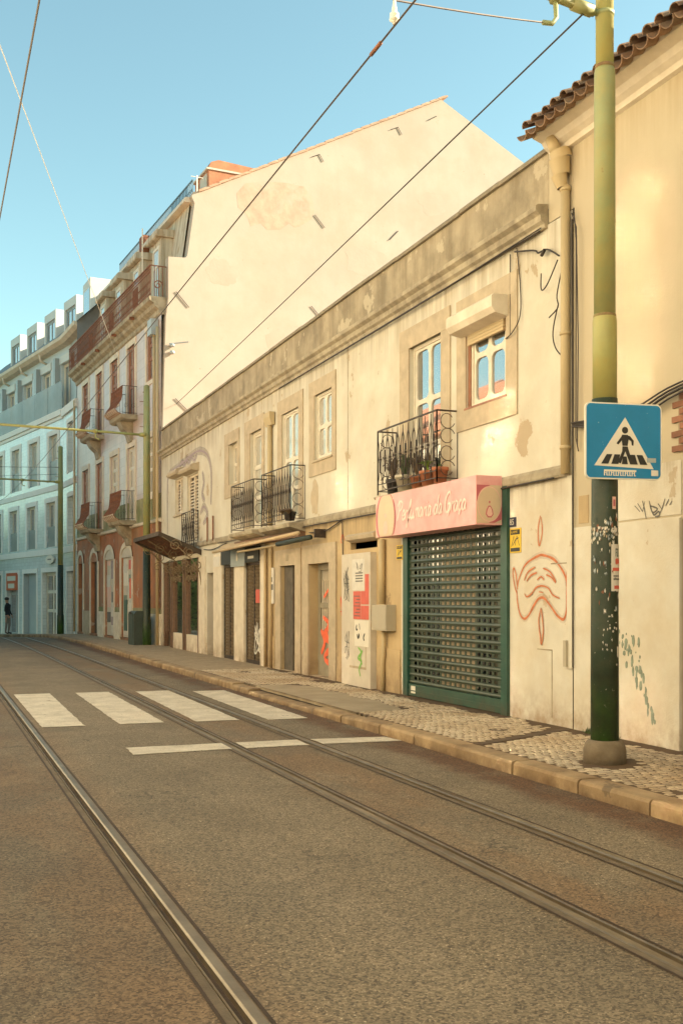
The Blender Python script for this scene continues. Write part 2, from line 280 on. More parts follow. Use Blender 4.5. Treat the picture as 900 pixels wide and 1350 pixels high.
class MB:
    def __init__(s): s.v = []; s.f = []; s.mi = []; s.mats = []; s.cur = 0; s.sm = False; s.smf = []
    def mat(s, m):
        if m not in s.mats: s.mats.append(m)
        s.cur = s.mats.index(m); return s
    def add(s, vs_, fs, smooth=False):
        n = len(s.v); s.v += [tuple(p) for p in vs_]
        for f in fs: s.f.append(tuple(i+n for i in f)); s.mi.append(s.cur); s.smf.append(smooth)
        return s
    def box(s, a, b):
        x0, y0, z0 = a; x1, y1, z1 = b
        return s.add([(x0,y0,z0),(x1,y0,z0),(x1,y1,z0),(x0,y1,z0),(x0,y0,z1),(x1,y0,z1),(x1,y1,z1),(x0,y1,z1)],
                     [(0,3,2,1),(4,5,6,7),(0,1,5,4),(1,2,6,5),(2,3,7,6),(3,0,4,7)])
    def quad(s, *p): return s.add(p, [tuple(range(len(p)))])
    def prism(s, poly, axis, a, b):
        n = len(poly)
        def P(p, h): return {'t': (h, p[0], p[1]), 'u': (p[0], h, p[1]), 'z': (p[0], p[1], h)}[axis]
        return s.add([P(p, a) for p in poly]+[P(p, b) for p in poly],
                     [tuple(range(n)), tuple(range(2*n-1, n-1, -1))]+[(i, (i+1) % n, n+(i+1) % n, n+i) for i in range(n)])
    def tube(s, pts, r, n=6, cap=True):
        pts = [Vector(p) for p in pts]; rs = r if isinstance(r, (list, tuple)) else [r]*len(pts)
        vs_ = []; fs = []; up = None
        for i, p in enumerate(pts):
            d = (pts[min(i+1, len(pts)-1)]-pts[max(i-1, 0)])
            if d.length < 1e-9: d = Vector((0, 0, 1))
            d.normalize()
            a = Vector((0, 0, 1)) if abs(d.z) < .9 else Vector((1, 0, 0))
            if up is not None:
                a = up
            x = (a - d*a.dot(d))
            if x.length < 1e-4: x = d.orthogonal()
            x.normalize(); up = x; y = d.cross(x)
            for k in range(n):
                q = 2*math.pi*(k+.5)/n; vs_.append(p+(x*math.cos(q)+y*math.sin(q))*rs[i])
        for i in range(len(pts)-1):
            for k in range(n): fs.append((i*n+k, i*n+(k+1) % n, (i+1)*n+(k+1) % n, (i+1)*n+k))
        if cap: fs += [tuple(range(n-1, -1, -1)), tuple(range((len(pts)-1)*n, len(pts)*n))]
        return s.add(vs_, fs, n > 5)
    def cable(s, pts, r, n=5, cap=False):
        p = [Vector(q) for q in pts]; o = []
        for i in range(len(p)-1):
            a, b, c, d = p[max(i-1, 0)], p[i], p[i+1], p[min(i+2, len(p)-1)]
            for k in range(5):
                x = k/5; o.append(.5*((2*b)+(c-a)*x+(2*a-5*b+4*c-d)*x*x+(3*b-a-3*c+d)*x**3))
        return s.tube(o+[p[-1]], r, n, cap)
    def lathe(s, c, prof, n=12):
        vs_ = []; fs = []
        for r, z in prof:
            for k in range(n):
                q = 2*math.pi*k/n; vs_.append((c[0]+r*math.cos(q), c[1]+r*math.sin(q), c[2]+z))
        for i in range(len(prof)-1):
            for k in range(n): fs.append((i*n+k, i*n+(k+1) % n, (i+1)*n+(k+1) % n, (i+1)*n+k))
        fs += [tuple(range(n-1, -1, -1)), tuple(range((len(prof)-1)*n, len(prof)*n))]
        return s.add(vs_, fs, True)
    def hole(s, u0, u1, z0, z1, iu0, iu1, iz0, iz1, r, ta, tb, k=4):
        """plate between t=ta (front) and tb with a rounded opening"""
        cu, cz = (iu0+iu1)/2, (iz0+iz1)/2
        inner = []
        for (x, y, a0) in ((iu1-r, iz1-r, 0), (iu0+r, iz1-r, 90), (iu0+r, iz0+r, 180), (iu1-r, iz0+r, 270)):
            kk = k if r > 0 else 0
            for i in range(kk+1):
                q = R(a0+90*i/max(kk, 1)); inner.append((x+r*math.cos(q), y+r*math.sin(q)))
        outer = []
        per = len(inner)//4
        cor = ((u1, z1), (u0, z1), (u0, z0), (u1, z0))
        for i, p in enumerate(inner): outer.append(cor[i//per])
        n = len(inner)
        vs_ = [(ta,)+p for p in inner]+[(ta,)+p for p in outer]+[(tb,)+p for p in inner]
        fs = []
        for i in range(n):
            j = (i+1) % n
            if outer[i] == outer[j]: fs.append((i, j, n+i))
            else: fs.append((i, j, n+j, n+i))
            fs.append((i, 2*n+i, 2*n+j, j))
        return s.add(vs_, fs)
    def ribbon(s, pts, wd, t, closed=False, lift=0., sub=5):
        """flat stroke in the plane t = const (frame y,z)"""
        p = [Vector((a, b)) for a, b in pts]
        if sub > 1 and len(p) > 2:
            q = []
            for i in range(len(p)-1):
                a, b, c, d = p[max(i-1, 0)], p[i], p[i+1], p[min(i+2, len(p)-1)]
                for k in range(sub):
                    x = k/sub
                    q.append(.5*((2*b)+(c-a)*x+(2*a-5*b+4*c-d)*x*x+(3*b-a-3*c+d)*x**3))
            q.append(p[-1]); p = q
        vs_ = []; fs = []
        for i in range(len(p)):
            d = p[min(i+1, len(p)-1)]-p[max(i-1, 0)]
            d = d.normalized() if d.length > 1e-9 else Vector((1, 0))
            nrm = Vector((-d.y, d.x)); e = i/(len(p)-1)
            ww = wd*(.55+.45*min(1, 6*min(e, 1-e)))*(.9+.2*noise.noise(Vector((p[i].x*9, p[i].y*9, t))))
            for sg in (.5, -.5): vs_.append((t-lift, p[i].x+nrm.x*ww*sg, p[i].y+nrm.y*ww*sg))
        for i in range(len(p)-1): fs.append((2*i, 2*i+1, 2*i+3, 2*i+2))
        return s.add(vs_, fs)
    def xf(s, f): s.v = [tuple(f(*p)) for p in s.v]; return s
    def mesh(s, name, m=None):
        me = bpy.data.meshes.new(name); me.from_pydata(s.v, [], s.f)
        if m is not None: me.materials.append(MT[m] if isinstance(m, str) else m)
        else:
            for q in s.mats: me.materials.append(MT[q])
            me.polygons.foreach_set('material_index', s.mi)
        me.polygons.foreach_set('use_smooth', s.smf)
        me.update(); return me
    def build(s, name, m, parent=None, label=None, cat=None, group=None, kind=None):
        if parent is None:
            xs = [p[0] for p in s.v]; ys = [p[1] for p in s.v]; zs = [p[2] for p in s.v]
            c = ((min(xs)+max(xs))/2, (min(ys)+max(ys))/2, min(zs))
            s.v = [(p[0]-c[0], p[1]-c[1], p[2]-c[2]) for p in s.v]
            o = link(name, s.mesh(name, m), None, c)
        else:
            o = link(name, s.mesh(name, m), parent)
        return tag(o, label, cat, group, kind)
def struct(mb, name, m, parent=None):
    o = link(name, mb.mesh(name, m), parent)
    if parent is None: o['kind'] = 'structure'
    return o

def text(parent, body, m, t, u_left, z, h, wmax=None, name='lettering', thick=.0015):
    """flat lettering facing the street (towards -t), reading from u_left towards smaller u"""
    cu = bpy.data.curves.new('lettering', 'FONT'); cu.body = body; cu.size = 1; cu.resolution_u = 2
    ob = bpy.data.objects.new('lettering', cu); col.objects.link(ob)
    dg = bpy.context.evaluated_depsgraph_get(); dg.update()
    me = bpy.data.meshes.new_from_object(ob.evaluated_get(dg))
    bpy.data.objects.remove(ob)
    xs = [v.co.x for v in me.vertices]; ys = [v.co.y for v in me.vertices]
    sx = h/.7
    if wmax: sx = min(sx, wmax/(max(xs)-min(xs))) if wmax > 0 else sx
    for v in me.vertices:
        v.co = Vector((t-thick, u_left-(v.co.x-min(xs))*sx, z+v.co.y*h/.7))
    me.materials.append(MT[m])
    return link(name, me, parent)

def wall(mb, u0, u1, z0, z1, holes, t=0., d=.25):
    us = sorted(set([u0, u1]+[x for h in holes for x in (h[0], h[1]) if u0 < x < u1]))
    zs = sorted(set([z0, z1]+[x for h in holes for x in (h[2], h[3]) if z0 < x < z1]))
    for i in range(len(us)-1):
        for j in range(len(zs)-1):
            cu, cz = (us[i]+us[i+1])/2, (zs[j]+zs[j+1])/2
            if any(h[0] < cu < h[1] and h[2] < cz < h[3] for h in holes): continue
            mb.quad((t, us[i], zs[j]), (t, us[i+1], zs[j]), (t, us[i+1], zs[j+1]), (t, us[i], zs[j+1]))
    for h in holes:
        a, b, c, e = max(h[0], u0), min(h[1], u1), max(h[2], z0), min(h[3], z1)
        dd = h[4] if len(h) > 4 else d
        if c >= e or a >= b: continue
        mb.quad((t, a, c), (t+dd, a, c), (t+dd, a, e), (t, a, e)); mb.quad((t, b, c), (t, b, e), (t+dd, b, e), (t+dd, b, c))
        if e < z1: mb.quad((t, a, e), (t+dd, a, e), (t+dd, b, e), (t, b, e))
        if c > z0: mb.quad((t, a, c), (t, b, c), (t+dd, b, c), (t+dd, a, c))
    return mb

def surround(parent, u0, u1, z0, z1, ou0, ou1, oz0, oz1, m='stone', p=.02, name='stone_surround'):
    """flat stone frame round an opening, as jambs, lintel and sill of their own"""
    e = .002
    s = MB().box((-p, u0-(u0-ou0), z0), (.03, u0-e, z1)).box((-p, u1+e, z0), (.03, ou1, z1))
    if oz1 > z1: s.box((-p-.004, ou0, z1), (.03, ou1, oz1))
    if oz0 < z0: s.box((-p-.004, ou0, oz0), (.03, ou1, z0))
    return s.build(name, m, parent)

def window(parent, t, u0, u1, z0, z1, ncol=2, rows=(.0, 1.), frame='white_wood', pane='curtain', st=.045, rr=.05, name='window', label=None, panes=None):
    """casement: outer frame, one rounded pane per cell. rows = fractions of the height"""
    f = MB()
    f.box((t-.01, u0, z0), (t+.05, u0+st, z1)).box((t-.01, u1-st, z0), (t+.05, u1, z1)).box((t-.01, u0+st, z1-st), (t+.05, u1-st, z1)).box((t-.01, u0+st, z0), (t+.05, u1-st, z0+st))
    a0, a1, b0, b1 = u0+st+.002, u1-st-.002, z0+st+.002, z1-st-.002
    cells = []
    for c in range(ncol):
        for r in range(len(rows)-1):
            x0 = a0+(a1-a0)*c/ncol; x1 = a0+(a1-a0)*(c+1)/ncol; y0 = b0+(b1-b0)*rows[r]; y1 = b0+(b1-b0)*rows[r+1]
            mg = st*.9; q = min(rr, (x1-x0)/2-mg-.005) if rr else 0
            f.hole(x0, x1, y0, y1, x0+mg, x1-mg, y0+mg*.9, y1-mg*.9, max(q, 0), t+.006, t+.03)
            cells.append((x0+mg*.8, x1-mg*.8, y0+mg*.7, y1-mg*.7))
    fo = f.build(name, frame, parent, label)
    for k, (x0, x1, y0, y1) in enumerate(cells):
        pm = pane if panes is None else panes[k]
        MB().box((t+.028, x0, y0), (t+.036, x1, y1)).build('pane', pm, fo)
    return fo

def scroll(mb, c, r, plane, r0=.008, turns=1.1, a0=0., sg=1, n=14):
    pts = []
    for i in range(n+1):
        x = i/n; q = a0+sg*2*math.pi*turns*x; rr = r*(1-.75*x)
        d = (rr*math.cos(q), rr*math.sin(q))
        pts.append((c[0], c[1]+d[0], c[2]+d[1]) if plane == 'u' else (c[0]+d[0], c[1], c[2]+d[1]))
    mb.tube(pts, r0, 4, False)

def ornate_rail(mb, plan, z0, z1, r=.008, pitch=.15, ends=True):
    """wrought balcony rail along a plan polyline [(t,u)..]: top and bottom bars, bars that open into pointed ovals, scroll ends"""
    for k in range(len(plan)-1):
        a, b = Vector(plan[k]), Vector(plan[k+1]); ln = (b-a).length; d = (b-a)/ln
        P = lambda x, z: (a.x+d.x*x, a.y+d.y*x, z)
        mb.tube([P(0, z1), P(ln, z1)], r*1.9, 4); mb.tube([P(0, z0), P(ln, z0)], r*1.3, 4)
        mb.tube([P(0, z0-.06), P(0, z1)], r*1.5, 4); mb.tube([P(ln, z0-.06), P(ln, z1)], r*1.5, 4)
        h = z1-z0
        if ln < .5:
            for j in range(4):
                zc = z0+h*(.14+.24*j); rr = min(ln*.42, h*.13)
                pts = []
                for i in range(13):
                    q = R(200+i*26)*(1 if j % 2 else -1); q += 0
                    f = rr*(1-.025*i)
                    pts.append(P(ln/2+f*math.cos(q), zc+f*math.sin(q)))
                mb.tube(pts, r*.8, 4, False)
            continue
        n = max(2, int(round(ln/pitch)))
        mb.tube([P(0, z0+.10), P(ln, z0+.10)], r, 4); 
        for i in range(n+1):
            x = ln*i/n
            if 0 < i < n: mb.tube([P(x, z0), P(x, z1-h*.12)], r*.85, 4)
            if i < n:
                xm = ln*(i+.5)/n; hw = ln/n*.5
                for sg in (-1, 1):
                    mb.tube([P(xm+sg*hw*f, z0+h*g) for f, g in ((1, .97), (.95, .86), (.55, .78), (.28, .68), (.30, .58), (.55, .52), (.30, .46), (.28, .30), (.6, .20), (.95, .14), (.5, .11))], r*.7, 4, False)
                mb.tube([P(xm, z0+h*.3), P(xm, z0+h*.66)], r*1.1, 4)
                mb.box((P(xm, 0)[0]-.016, P(xm, 0)[1]-.016, z0+h*.505), (P(xm, 0)[0]+.016, P(xm, 0)[1]+.016, z0+h*.535))

# ================================================================== SETTING
def dip(y): return 0. if y < 45 else -(y-45)*.028
def bend(y): return 0. if y < 28 else -.00098*(y-28)**2 - (0 if y < 44 else .008*(y-44)**2)
KERB = [(-14, 4.93), (0, 4.94), (20, 4.94), (33, 4.94), (38, 4.92), (42, 4.80), (44.5, 4.55), (46.5, 4.15), (48.5, 3.6), (51, 2.6), (54, 1.0), (58, -1.5), (64, -6)]
def kerb_x(y):
    for (a, xa), (b, xb) in zip(KERB, KERB[1:]):
        if y <= b: return xa+(xb-xa)*(y-a)/(b-a)
    return KERB[-1][1]
struct(MB().quad((-600, -600, -1.6), (600, -600, -1.6), (600, 600, -1.6), (-600, 600, -1.6)), 'ground', 'ground')

RAILS = [-.06, 1.078, 2.995, 3.866]     # x of the left edge of each rail at the camera
RW = .060; GW = .038; LW = .016          # head, groove, lip
RTOT = RW+GW+LW
YS = [-30+1.*i for i in range(46)] + [16+1.*i for i in range(45)]
# road: strips between the rail slots so that the grooves are real
road = MB(); 
edges = [(-9., RAILS[0])]
for i in range(4):
    a = RAILS[i]+RTOT
    b = RAILS[i+1] if i < 3 else None
    edges.append((a, b))
def strip(mb, xa, xb, zoff, y0=-30, y1=60):
    ys = [y for y in YS if y0 < y < y1]; ys = [y0]+ys+[y1]
    for p, q in zip(ys, ys[1:]):
        mb.quad((xa(p), p, dip(p)+zoff), (xb(p), p, dip(p)+zoff), (xb(q), q, dip(q)+zoff), (xa(q), q, dip(q)+zoff))
    return mb
for a, b in edges:
    fa = (lambda y, a=a: a+bend(y)) if a > -5 else (lambda y: -1.15 if y < 44 else -1.15+bend(y)*3)
    fb = (lambda y, b=b: b+bend(y)) if b is not None else (lambda y: max(kerb_x(y)+.05, RAILS[3]+RTOT+bend(y)))
    strip(road, fa, fb, 0)
road_o = struct(road, 'road', 'asphalt')
# tram rails
RL = ['shiny left rail of the near tram track, hugging the left edge', 'long worn rail sweeping up from the bottom left corner past the first stripe',
      'middle grooved rail with a dark groove, crossing the stop line', 'right-hand rail nearest the kerb, beside the pavement']
for i, x in enumerate(RAILS):
    t = thing('tram_rail', RL[i], 'tram rail', (x, 6, 0), 0, (x, 6, 0), 'tram rails set in the road')
    hd = MB(); lp = MB(); fl = MB(); gr = MB(); sm = MB()
    ys = [-30]+[y for y in YS if y > -30]+[60]
    for p, q in zip(ys, ys[1:]):
        bp, bq, zp, zq = bend(p), bend(q), dip(p), dip(q)
        for mb, prof in ((hd, [(0, -.03), (0, .004), (.008, .007), (RW-.01, .007), (RW, 0), (RW, -.035)]), (lp, [(RW+GW, -.034), (RW+GW, -.001), (RTOT-.004, .003), (RTOT, -.03)]),
                         (gr, [(RW, -.030), (RW+GW, -.030)]), (fl, [(-.042, .0045), (-.002, .004)]), (sm, [(-.060, .0042), (-.043, .0042)]), (sm, [(RTOT+.002, .0042), (RTOT+.020, .0042)])):
            for (xa, za), (xb, zb) in zip(prof, prof[1:]):
                if i in (1, 3):
                    # right-hand rail of its track: the groove lies on the left
                    f = lambda v: RTOT-v if mb is not fl and mb is not sm else v
                    xa_, xb_ = f(xa), f(xb)
                else: xa_, xb_ = xa, xb
                mb.quad((x+xa_+bp, p, za+zp), (x+xb_+bp, p, zb+zp), (x+xb_+bq, q, zb+zq), (x+xa_+bq, q, za+zq))
    hd.build('rail_head', 'steel', t); lp.build('guard_lip', 'steel', t); gr.build('rail_groove', 'groove', t); fl.build('concrete_edge', 'filler', t)
    o = sm.build('rail_seam', 'groove', t); o['kind'] = 'stuff'
# zebra crossing and stop line: painted strips on the road, broken at the rails
def paint(pts, name, zoff=.0085):
    """quad (4 corners x,y) given a worn edge and a little thickness"""
    a, b, c, d = [Vector(p) for p in pts]; loop = []
    for p, q in ((a, b), (b, c), (c, d), (d, a)):
        n = max(2, int((q-p).length/.12))
        for i in range(n):
            v = p.lerp(q, i/n)
            v = v+Vector((noise.noise(Vector((v.x*7, v.y*7, 1))), noise.noise(Vector((v.x*7, v.y*7, 9)))))*.018
            loop.append((v.x, v.y))
    MB().prism(loop, 'z', zoff-.004, zoff).build(name, 'paint', road_o)
for (xa, xb, xc, xd, yn, yf) in ((1.285, 1.80, 1.865, 1.29, 13.56, 18.35), (2.24, 2.80, 2.83, 2.28, 13.55, 18.3), (3.21, 3.78, 3.84, 3.27, 13.48, 18.2), (4.14, 4.68, 4.74, 4.20, 13.35, 17.9)):
    paint([(xa, yn), (xb, yn), (xc, yf), (xd, yf)], 'crossing_stripe')
paint([(1.93, 10.85), (2.985, 10.90), (2.985, 11.36), (1.95, 11.38)], 'stop_line')
paint([(3.14, 10.90), (3.845, 10.90), (3.845, 11.34), (3.14, 11.36)], 'stop_line')
paint([(4.015, 10.92), (4.91, 10.85), (4.87, 11.22), (4.015, 11.32)], 'stop_line')

# pavement and kerb
KH = .12
pav = MB()
def pave_back(y): return 6.9 if y < 33 else 8.
ys = [y for y in YS]
for p, q in zip(ys, ys[1:]):
    pav.quad((kerb_x(p)+.2, p, dip(p)+KH-.003), (9.5, p, dip(p)+KH-.003), (9.5, q, dip(q)+KH-.003), (kerb_x(q)+.2, q, dip(q)+KH-.003))
pave_o = struct(pav, 'pavement', 'pavedirt')
kerb_o = struct(MB().box((5.0, -14, -.3), (5.1, 40, -.05)), 'kerb', 'kerb')
y = -2.; i = 0
KJ = [9.57, 8.43, 7.39, 6.46, 5.45, 4.4, 3.4]
cuts = sorted(KJ+[2.3, 1.2, 0, -1.1, 10.55, 11.5, 12.3, 12.75])
while cuts[0] > -20: cuts.insert(0, cuts[0]-random.uniform(.95, 1.15))
while cuts[-1] < 54: cuts.append(cuts[-1]+random.uniform(.95, 1.15))
for a, b in zip(cuts, cuts[1:]):
    low = .055 if 13 < a < 16.5 else (.02 if 12 < a < 13 or 16.5 <= a < 17.6 else 0)
    mb = MB()
    def kx(y): return kerb_x(y)
    a2, b2 = a+.011, b-.011
    j = random.uniform(-.008, .008); dz = random.uniform(-.006, .004)-low
    prof = [(-.02, -.25), (-.012, KH-.03), (.0, KH-.008), (.02, KH), (.195, KH+.002), (.21, -.25)]
    va = [(kx(a2)+x+j, a2, z+dz+dip(a2)) for x, z in prof]; vb = [(kx(b2)+x+j, b2, z+dz+dip(b2)) for x, z in prof]
    n = len(prof)
    mb.add(va+vb, [tuple(range(n)), tuple(range(2*n-1, n-1, -1))]+[(k, (k+1) % n, n+(k+1) % n, n+k) for k in range(n)])
    mb.build('kerb_stone', 'kerb', kerb_o)
opp = MB(); oy = [-30]+[y for y in YS if -30 < y < 58]
ox = lambda y: -1.15 if y < 44 else -1.15+bend(y)*3
for p, q in zip(oy, oy[1:]):
    opp.quad((ox(p), p, dip(p)+KH), (ox(p)-9, p, dip(p)+KH), (ox(q)-9, q, dip(q)+KH), (ox(q), q, dip(q)+KH)); opp.quad((ox(p), p, dip(p)-.3), (ox(p), p, dip(p)+KH), (ox(q), q, dip(q)+KH), (ox(q), q, dip(q)-.3))
struct(opp, 'opposite_pavement', 'patch')
# cobbles
cob_mesh = []
for k in range(8):
    pts = []
    for (x, y_) in ((-.5, -.5), (.5, -.5), (.5, .5), (-.5, .5)):
        pts.append((x*random.uniform(.90, 1.06), y_*random.uniform(.90, 1.06)))
    v = [(x, y_, -1) for x, y_ in pts]+[(x*.98, y_*.98, -.25) for x, y_ in pts]+[(x*.88, y_*.88, random.uniform(-.05, .05)) for x, y_ in pts]
    f = [(0,1,5,4),(1,2,6,5),(2,3,7,6),(3,0,4,7),(4,5,9,8),(5,6,10,9),(6,7,11,10),(7,4,8,11),(8,9,10,11)]
    cob_mesh.append((v, f))
cob_data = []
for v, f in cob_mesh: cob_data.append(MB().add(v, f).mesh('cobble', 'cobble'))
stones = []
pit = .082
yy = 4.4
row = 0
while yy < 21.5:
    x = kerb_x(yy)+.26
    off = (row % 2)*.5*pit
    while x < 6.74:
        inpatch = 12.9 < yy < 17.3 and x < 5.98+.06*math.sin(yy*5)
        pole = (x-5.68)**2+(yy-7.95)**2 < (.33+.12*noise.noise(Vector((x*4, yy*4, 2))))**2
        wob = .05*math.sin(x*2.0+yy*.5)+.10*(x-5.2)
        drain = abs((x-4.94)/(6.68-4.94)*(10.26-9.42)+9.42-yy) < .12
        bare = noise.noise(Vector((x*1.6, yy*1.1, 3))) > .56 or (x > 6.55 and noise.noise(Vector((x*2, yy*1.6, 8))) > -.05-(x-6.55)*2)
        if not inpatch and not pole and not drain and not bare:
            stones.append((x+off+random.uniform(-.004, .004), yy+wob+random.uniform(-.005, .005), random.uniform(-.07, .07), random.uniform(.76, .90), random.uniform(.76, .90), random.uniform(-.0015, .003), random.randrange(8)))
        x += pit*random.uniform(.96, 1.1)
    yy += pit; row += 1
S_, C_ = math.sin(R(CAM_ROT)), math.cos(R(CAM_ROT))
def seen(p):
    D = p[0]*S_+p[1]*C_; r = p[0]*C_-p[1]*S_
    return abs(r/D) < .335 and 1.48/D < .41
vis = sorted([s for s in stones if seen(s)], key=lambda s: s[1]); near = set(id(s) for s in vis[:300])
rest = MB()
for s in stones:
    x, y_, q, sx, sy, dz, k = s
    if id(s) in near:
        link('cobble', cob_data[k], pave_o, (x, y_, KH+dz), (0, 0, q), (pit*sx, pit*sy, .03))
    else:
        c_, s_ = math.cos(q), math.sin(q); v, f = cob_mesh[k]
        rest.add([(x+(a*sx*c_-b*sy*s_)*pit, y_+(a*sx*s_+b*sy*c_)*pit, KH+dz+e*.03) for a, b, e in v], f)
o = rest.build('cobbles', 'cobble', pave_o); o['kind'] = 'stuff'
far = MB()
yy = 21.5
for p, q in zip([21.5]+[y for y in YS if y > 21.5], [y for y in YS if y > 21.5]):
    far.quad((kerb_x(p)+.2, p, dip(p)+KH), (9.4, p, dip(p)+KH), (9.4, q, dip(q)+KH), (kerb_x(q)+.2, q, dip(q)+KH))
far.build('distant_paving', M('far cobble paving', (.36, .27, .165), .9, .25, 12, (.22, .155, .09), .5, 4, bump=1., bscale=12), pave_o)
loop = []
for k in range(26): loop.append((5.16+.01*math.sin(k*2.), 12.8+4.6*k/25))
for k in range(26): yq = 17.4-4.6*k/25; loop.append((5.98+.06*math.sin(yq*5)-(.5*max(0, 13.3-yq)+.6*max(0, yq-16.9)), yq))
MB().prism(loop, 'z', KH-.05, KH+.001).build('smooth_patch', 'patch', pave_o)
dx = Vector((6.68-4.94, 10.26-9.42)).normalized(); nx = Vector((-dx.y, dx.x))*.055
p0 = Vector((5.17, 9.53)); p1 = Vector((6.70, 10.27))
MB().prism([tuple(p0-nx), tuple(p1-nx), tuple(p1+nx), tuple(p0+nx)], 'z', .06, KH+.004).build('drain_cover', M('rusty drain cover', (.11, .07, .04), .8, .3, 9, bump=.4), pave_o)
MB().lathe((5.95, 10.5, .09), [(.11, 0), (.11, .032), (.085, .034), (.08, .030), (.02, .03)], 14).build('water_valve_cover', M('iron cover', (.10, .065, .04), .8, .3, 9, bump=.4), pave_o)
# weeds where the wall meets the pavement
wd = MB()
for k in range(260):
    u_ = random.gauss(9.72, .12); x = 6.78-abs(random.gauss(0, .03)); h = random.uniform(.02, .07)
    a = random.uniform(0, 6.28); d = (math.cos(a)*.012, math.sin(a)*.012)
    wd.quad((x-d[0], u_-d[1], KH-.01), (x+d[0], u_+d[1], KH-.01), (x+d[1]*2, u_+d[0]*2, KH+h))
struct(wd, 'weeds', 'leaf')['kind'] = 'stuff'

# ================================================================== LOW TERRACE (frame: t into the building, u along the street, z up)
FX = 6.8
low = thing('terrace_house', 'long low two-storey cream house with stained parapet and balconies', 'building', (FX, 21.6, .1), 0, (0, 21.6, .1))
U0, U1 = 10.3, 33.2
H_low = [(11.80, 14.78, 0, 2.99, .16), (18.14, 19.26, 0, 2.26, .24), (20.08, 21.01, 0, 2.27, .24), (22.47, 23.75, 0, 2.42, .16), (24.62, 25.75, 0, 2.42, .16),
         (26.72, 27.36, 0, 2.27, .4), (28.29, 33.08, 0, 2.72, .12), (15.95, 17.12, 2.44, 2.56, .1)]
H_up = [(13.61, 14.69, 3.2, 5.40, .2), (11.77, 12.85, 4.18, 5.42, .16), (18.02, 18.96, 4.20, 5.44, .22), (19.89, 20.96, 3.2, 5.40, .22), (22.42, 23.31, 3.2, 5.35, .24),
        (24.40, 25.15, 4.36, 5.34, .26), (30.24, 31.26, 4.06, 5.13, .2), (28.38, 29.66, 3.15, 5.05, .2)]
struct_part = lambda mb, n, m, p, lab=None: mb.build(n, m, p, lab)
wall(MB(), U0, 15.0, 0, 3.02, [h for h in H_low if h[0] < 15]).build('wall', 'plaster_face', low, 'pale shopfront wall with a red spray-painted face')
wall(MB(), 15.0, 22.2, 0, 3.02, [h for h in H_low if 15 < h[0] < 22.2]).build('wall', 'plaster_low', low, 'ochre ground floor wall with two doorways')
wall(MB(), 22.2, U1, 0, 3.02, [h for h in H_low if h[0] > 22.2]).build('wall', 'plaster', low, 'cream ground floor wall with gates and shop windows')
wall(MB(), U0, U1, 3.02, 6.02, H_up).build('wall', 'plaster', low, 'cream upper wall with stone-framed windows')
core = MB().box((.5, U0+.3, -.2), (9, U1-.05, 6.05)); core.box((.42, U0+.32, 3.0), (.5, U1-.1, 3.14))
core.build('interior', 'dark', low)
MB().prism([(-.035, 3.00), (-.05, 3.03), (-.05, 3.10), (-.02, 3.14), (.02, 3.14), (.02, 3.0)], 'u', U0+.02, 33.1).build('string_course', 'cornice', low)
MB().prism([(.0, 5.975), (-.04, 5.98), (-.05, 6.03), (-.09, 6.06), (-.10, 6.13), (-.16, 6.17), (-.17, 6.22), (-.13, 6.25), (.1, 6.27), (.1, 5.975)], 'u', 10.82, U1).build('cornice', 'cornice', low)
MB().box((.0, 10.8, 6.2), (.25, U1-.01, 6.87)).build('parapet', 'parapet', low)
u = 10.76
cuts = [u]
while cuts[-1] < U1-.4: cuts.append(cuts[-1]+random.uniform(.9, 1.4))
cuts[-1] = U1-.02
for a, b in zip(cuts, cuts[1:]):
    dz = random.uniform(-.008, .008)
    MB().prism([(-.045, 6.87+dz), (-.05, 6.91+dz), (-.03, 6.935+dz), (.28, 6.95+dz), (.28, 6.865+dz)], 'u', a+.004, b-.004).build('coping_stone', 'coping', low)
MB().quad((.2, U0+.5, 6.5), (9, U0+.5, 7.0), (9, U1, 7.0), (.2, U1, 6.5)).build('roof', 'tile_orange', low)
# plinth line and vertical joint marks on the plaster
for a, b in ((15.0, 15.92), (17.3, 17.76), (21.45, 21.75)): MB().box((-.025, a, 0), (.02, b, .80)).build('plinth', 'plaster_low', low)
j = MB().box((-.004, 17.24, 3.15), (.01, 17.262, 5.97)).box((-.004, 10.36, 2.0), (.01, 10.75, 2.014)).box((-.004, 10.72, .2), (.01, 10.735, 1.0)).box((-.004, 10.73, .985), (.01, 11.05, 1.0))
j.build('wall_joint', 'cornice', low)

# upper windows and their stone frames
surround(low, 13.61, 14.69, 3.2, 5.40, 13.32, 15.03, 3.2, 5.71)
window(low, .07, 13.61, 14.69, 3.2, 5.40, 2, (0, .30, .62, 1), pane='glass_sky', rr=.09, name='french_window')
surround(low, 11.77, 12.85, 4.18, 5.42, 11.50, 13.12, 3.89, 5.69)
fr = MB().box((.02, 11.77, 4.18), (.12, 11.83, 5.42)).box((.02, 12.79, 4.18), (.12, 12.85, 5.42)).box((-.03, 11.74, 4.155), (.12, 12.88, 4.182))
fr.build('window_lining', 'red_wood', low)
window(low, .05, 11.83, 12.79, 4.18, 5.42, 2, (0, .55, 1), pane='glass_sky', rr=.1)
sb = MB().prism([(-.001, 5.16), (-.20, 5.20), (-.25, 5.27), (-.25, 5.40), (-.22, 5.43), (-.001, 5.43)], 'u', 11.72, 12.98).build('shutter_box', 'stone_pale', low)
sl = MB()
for k in range(4): sl.box((-.02+.002*k, 11.84, 5.02+.042*k), (.03, 12.80, 5.02+.042*k+.036))
sl.build('shutter_slats', 'pipe', low)
surround(low, 18.02, 18.96, 4.20, 5.44, 17.82, 19.25, 3.92, 5.72)
MB().box((-.05, 17.95, 4.17), (.1, 19.03, 4.205)).build('window_sill', 'stone', low)
window(low, .05, 18.02, 18.96, 4.205, 5.44, 2, (0, .5, 1), rr=.1)
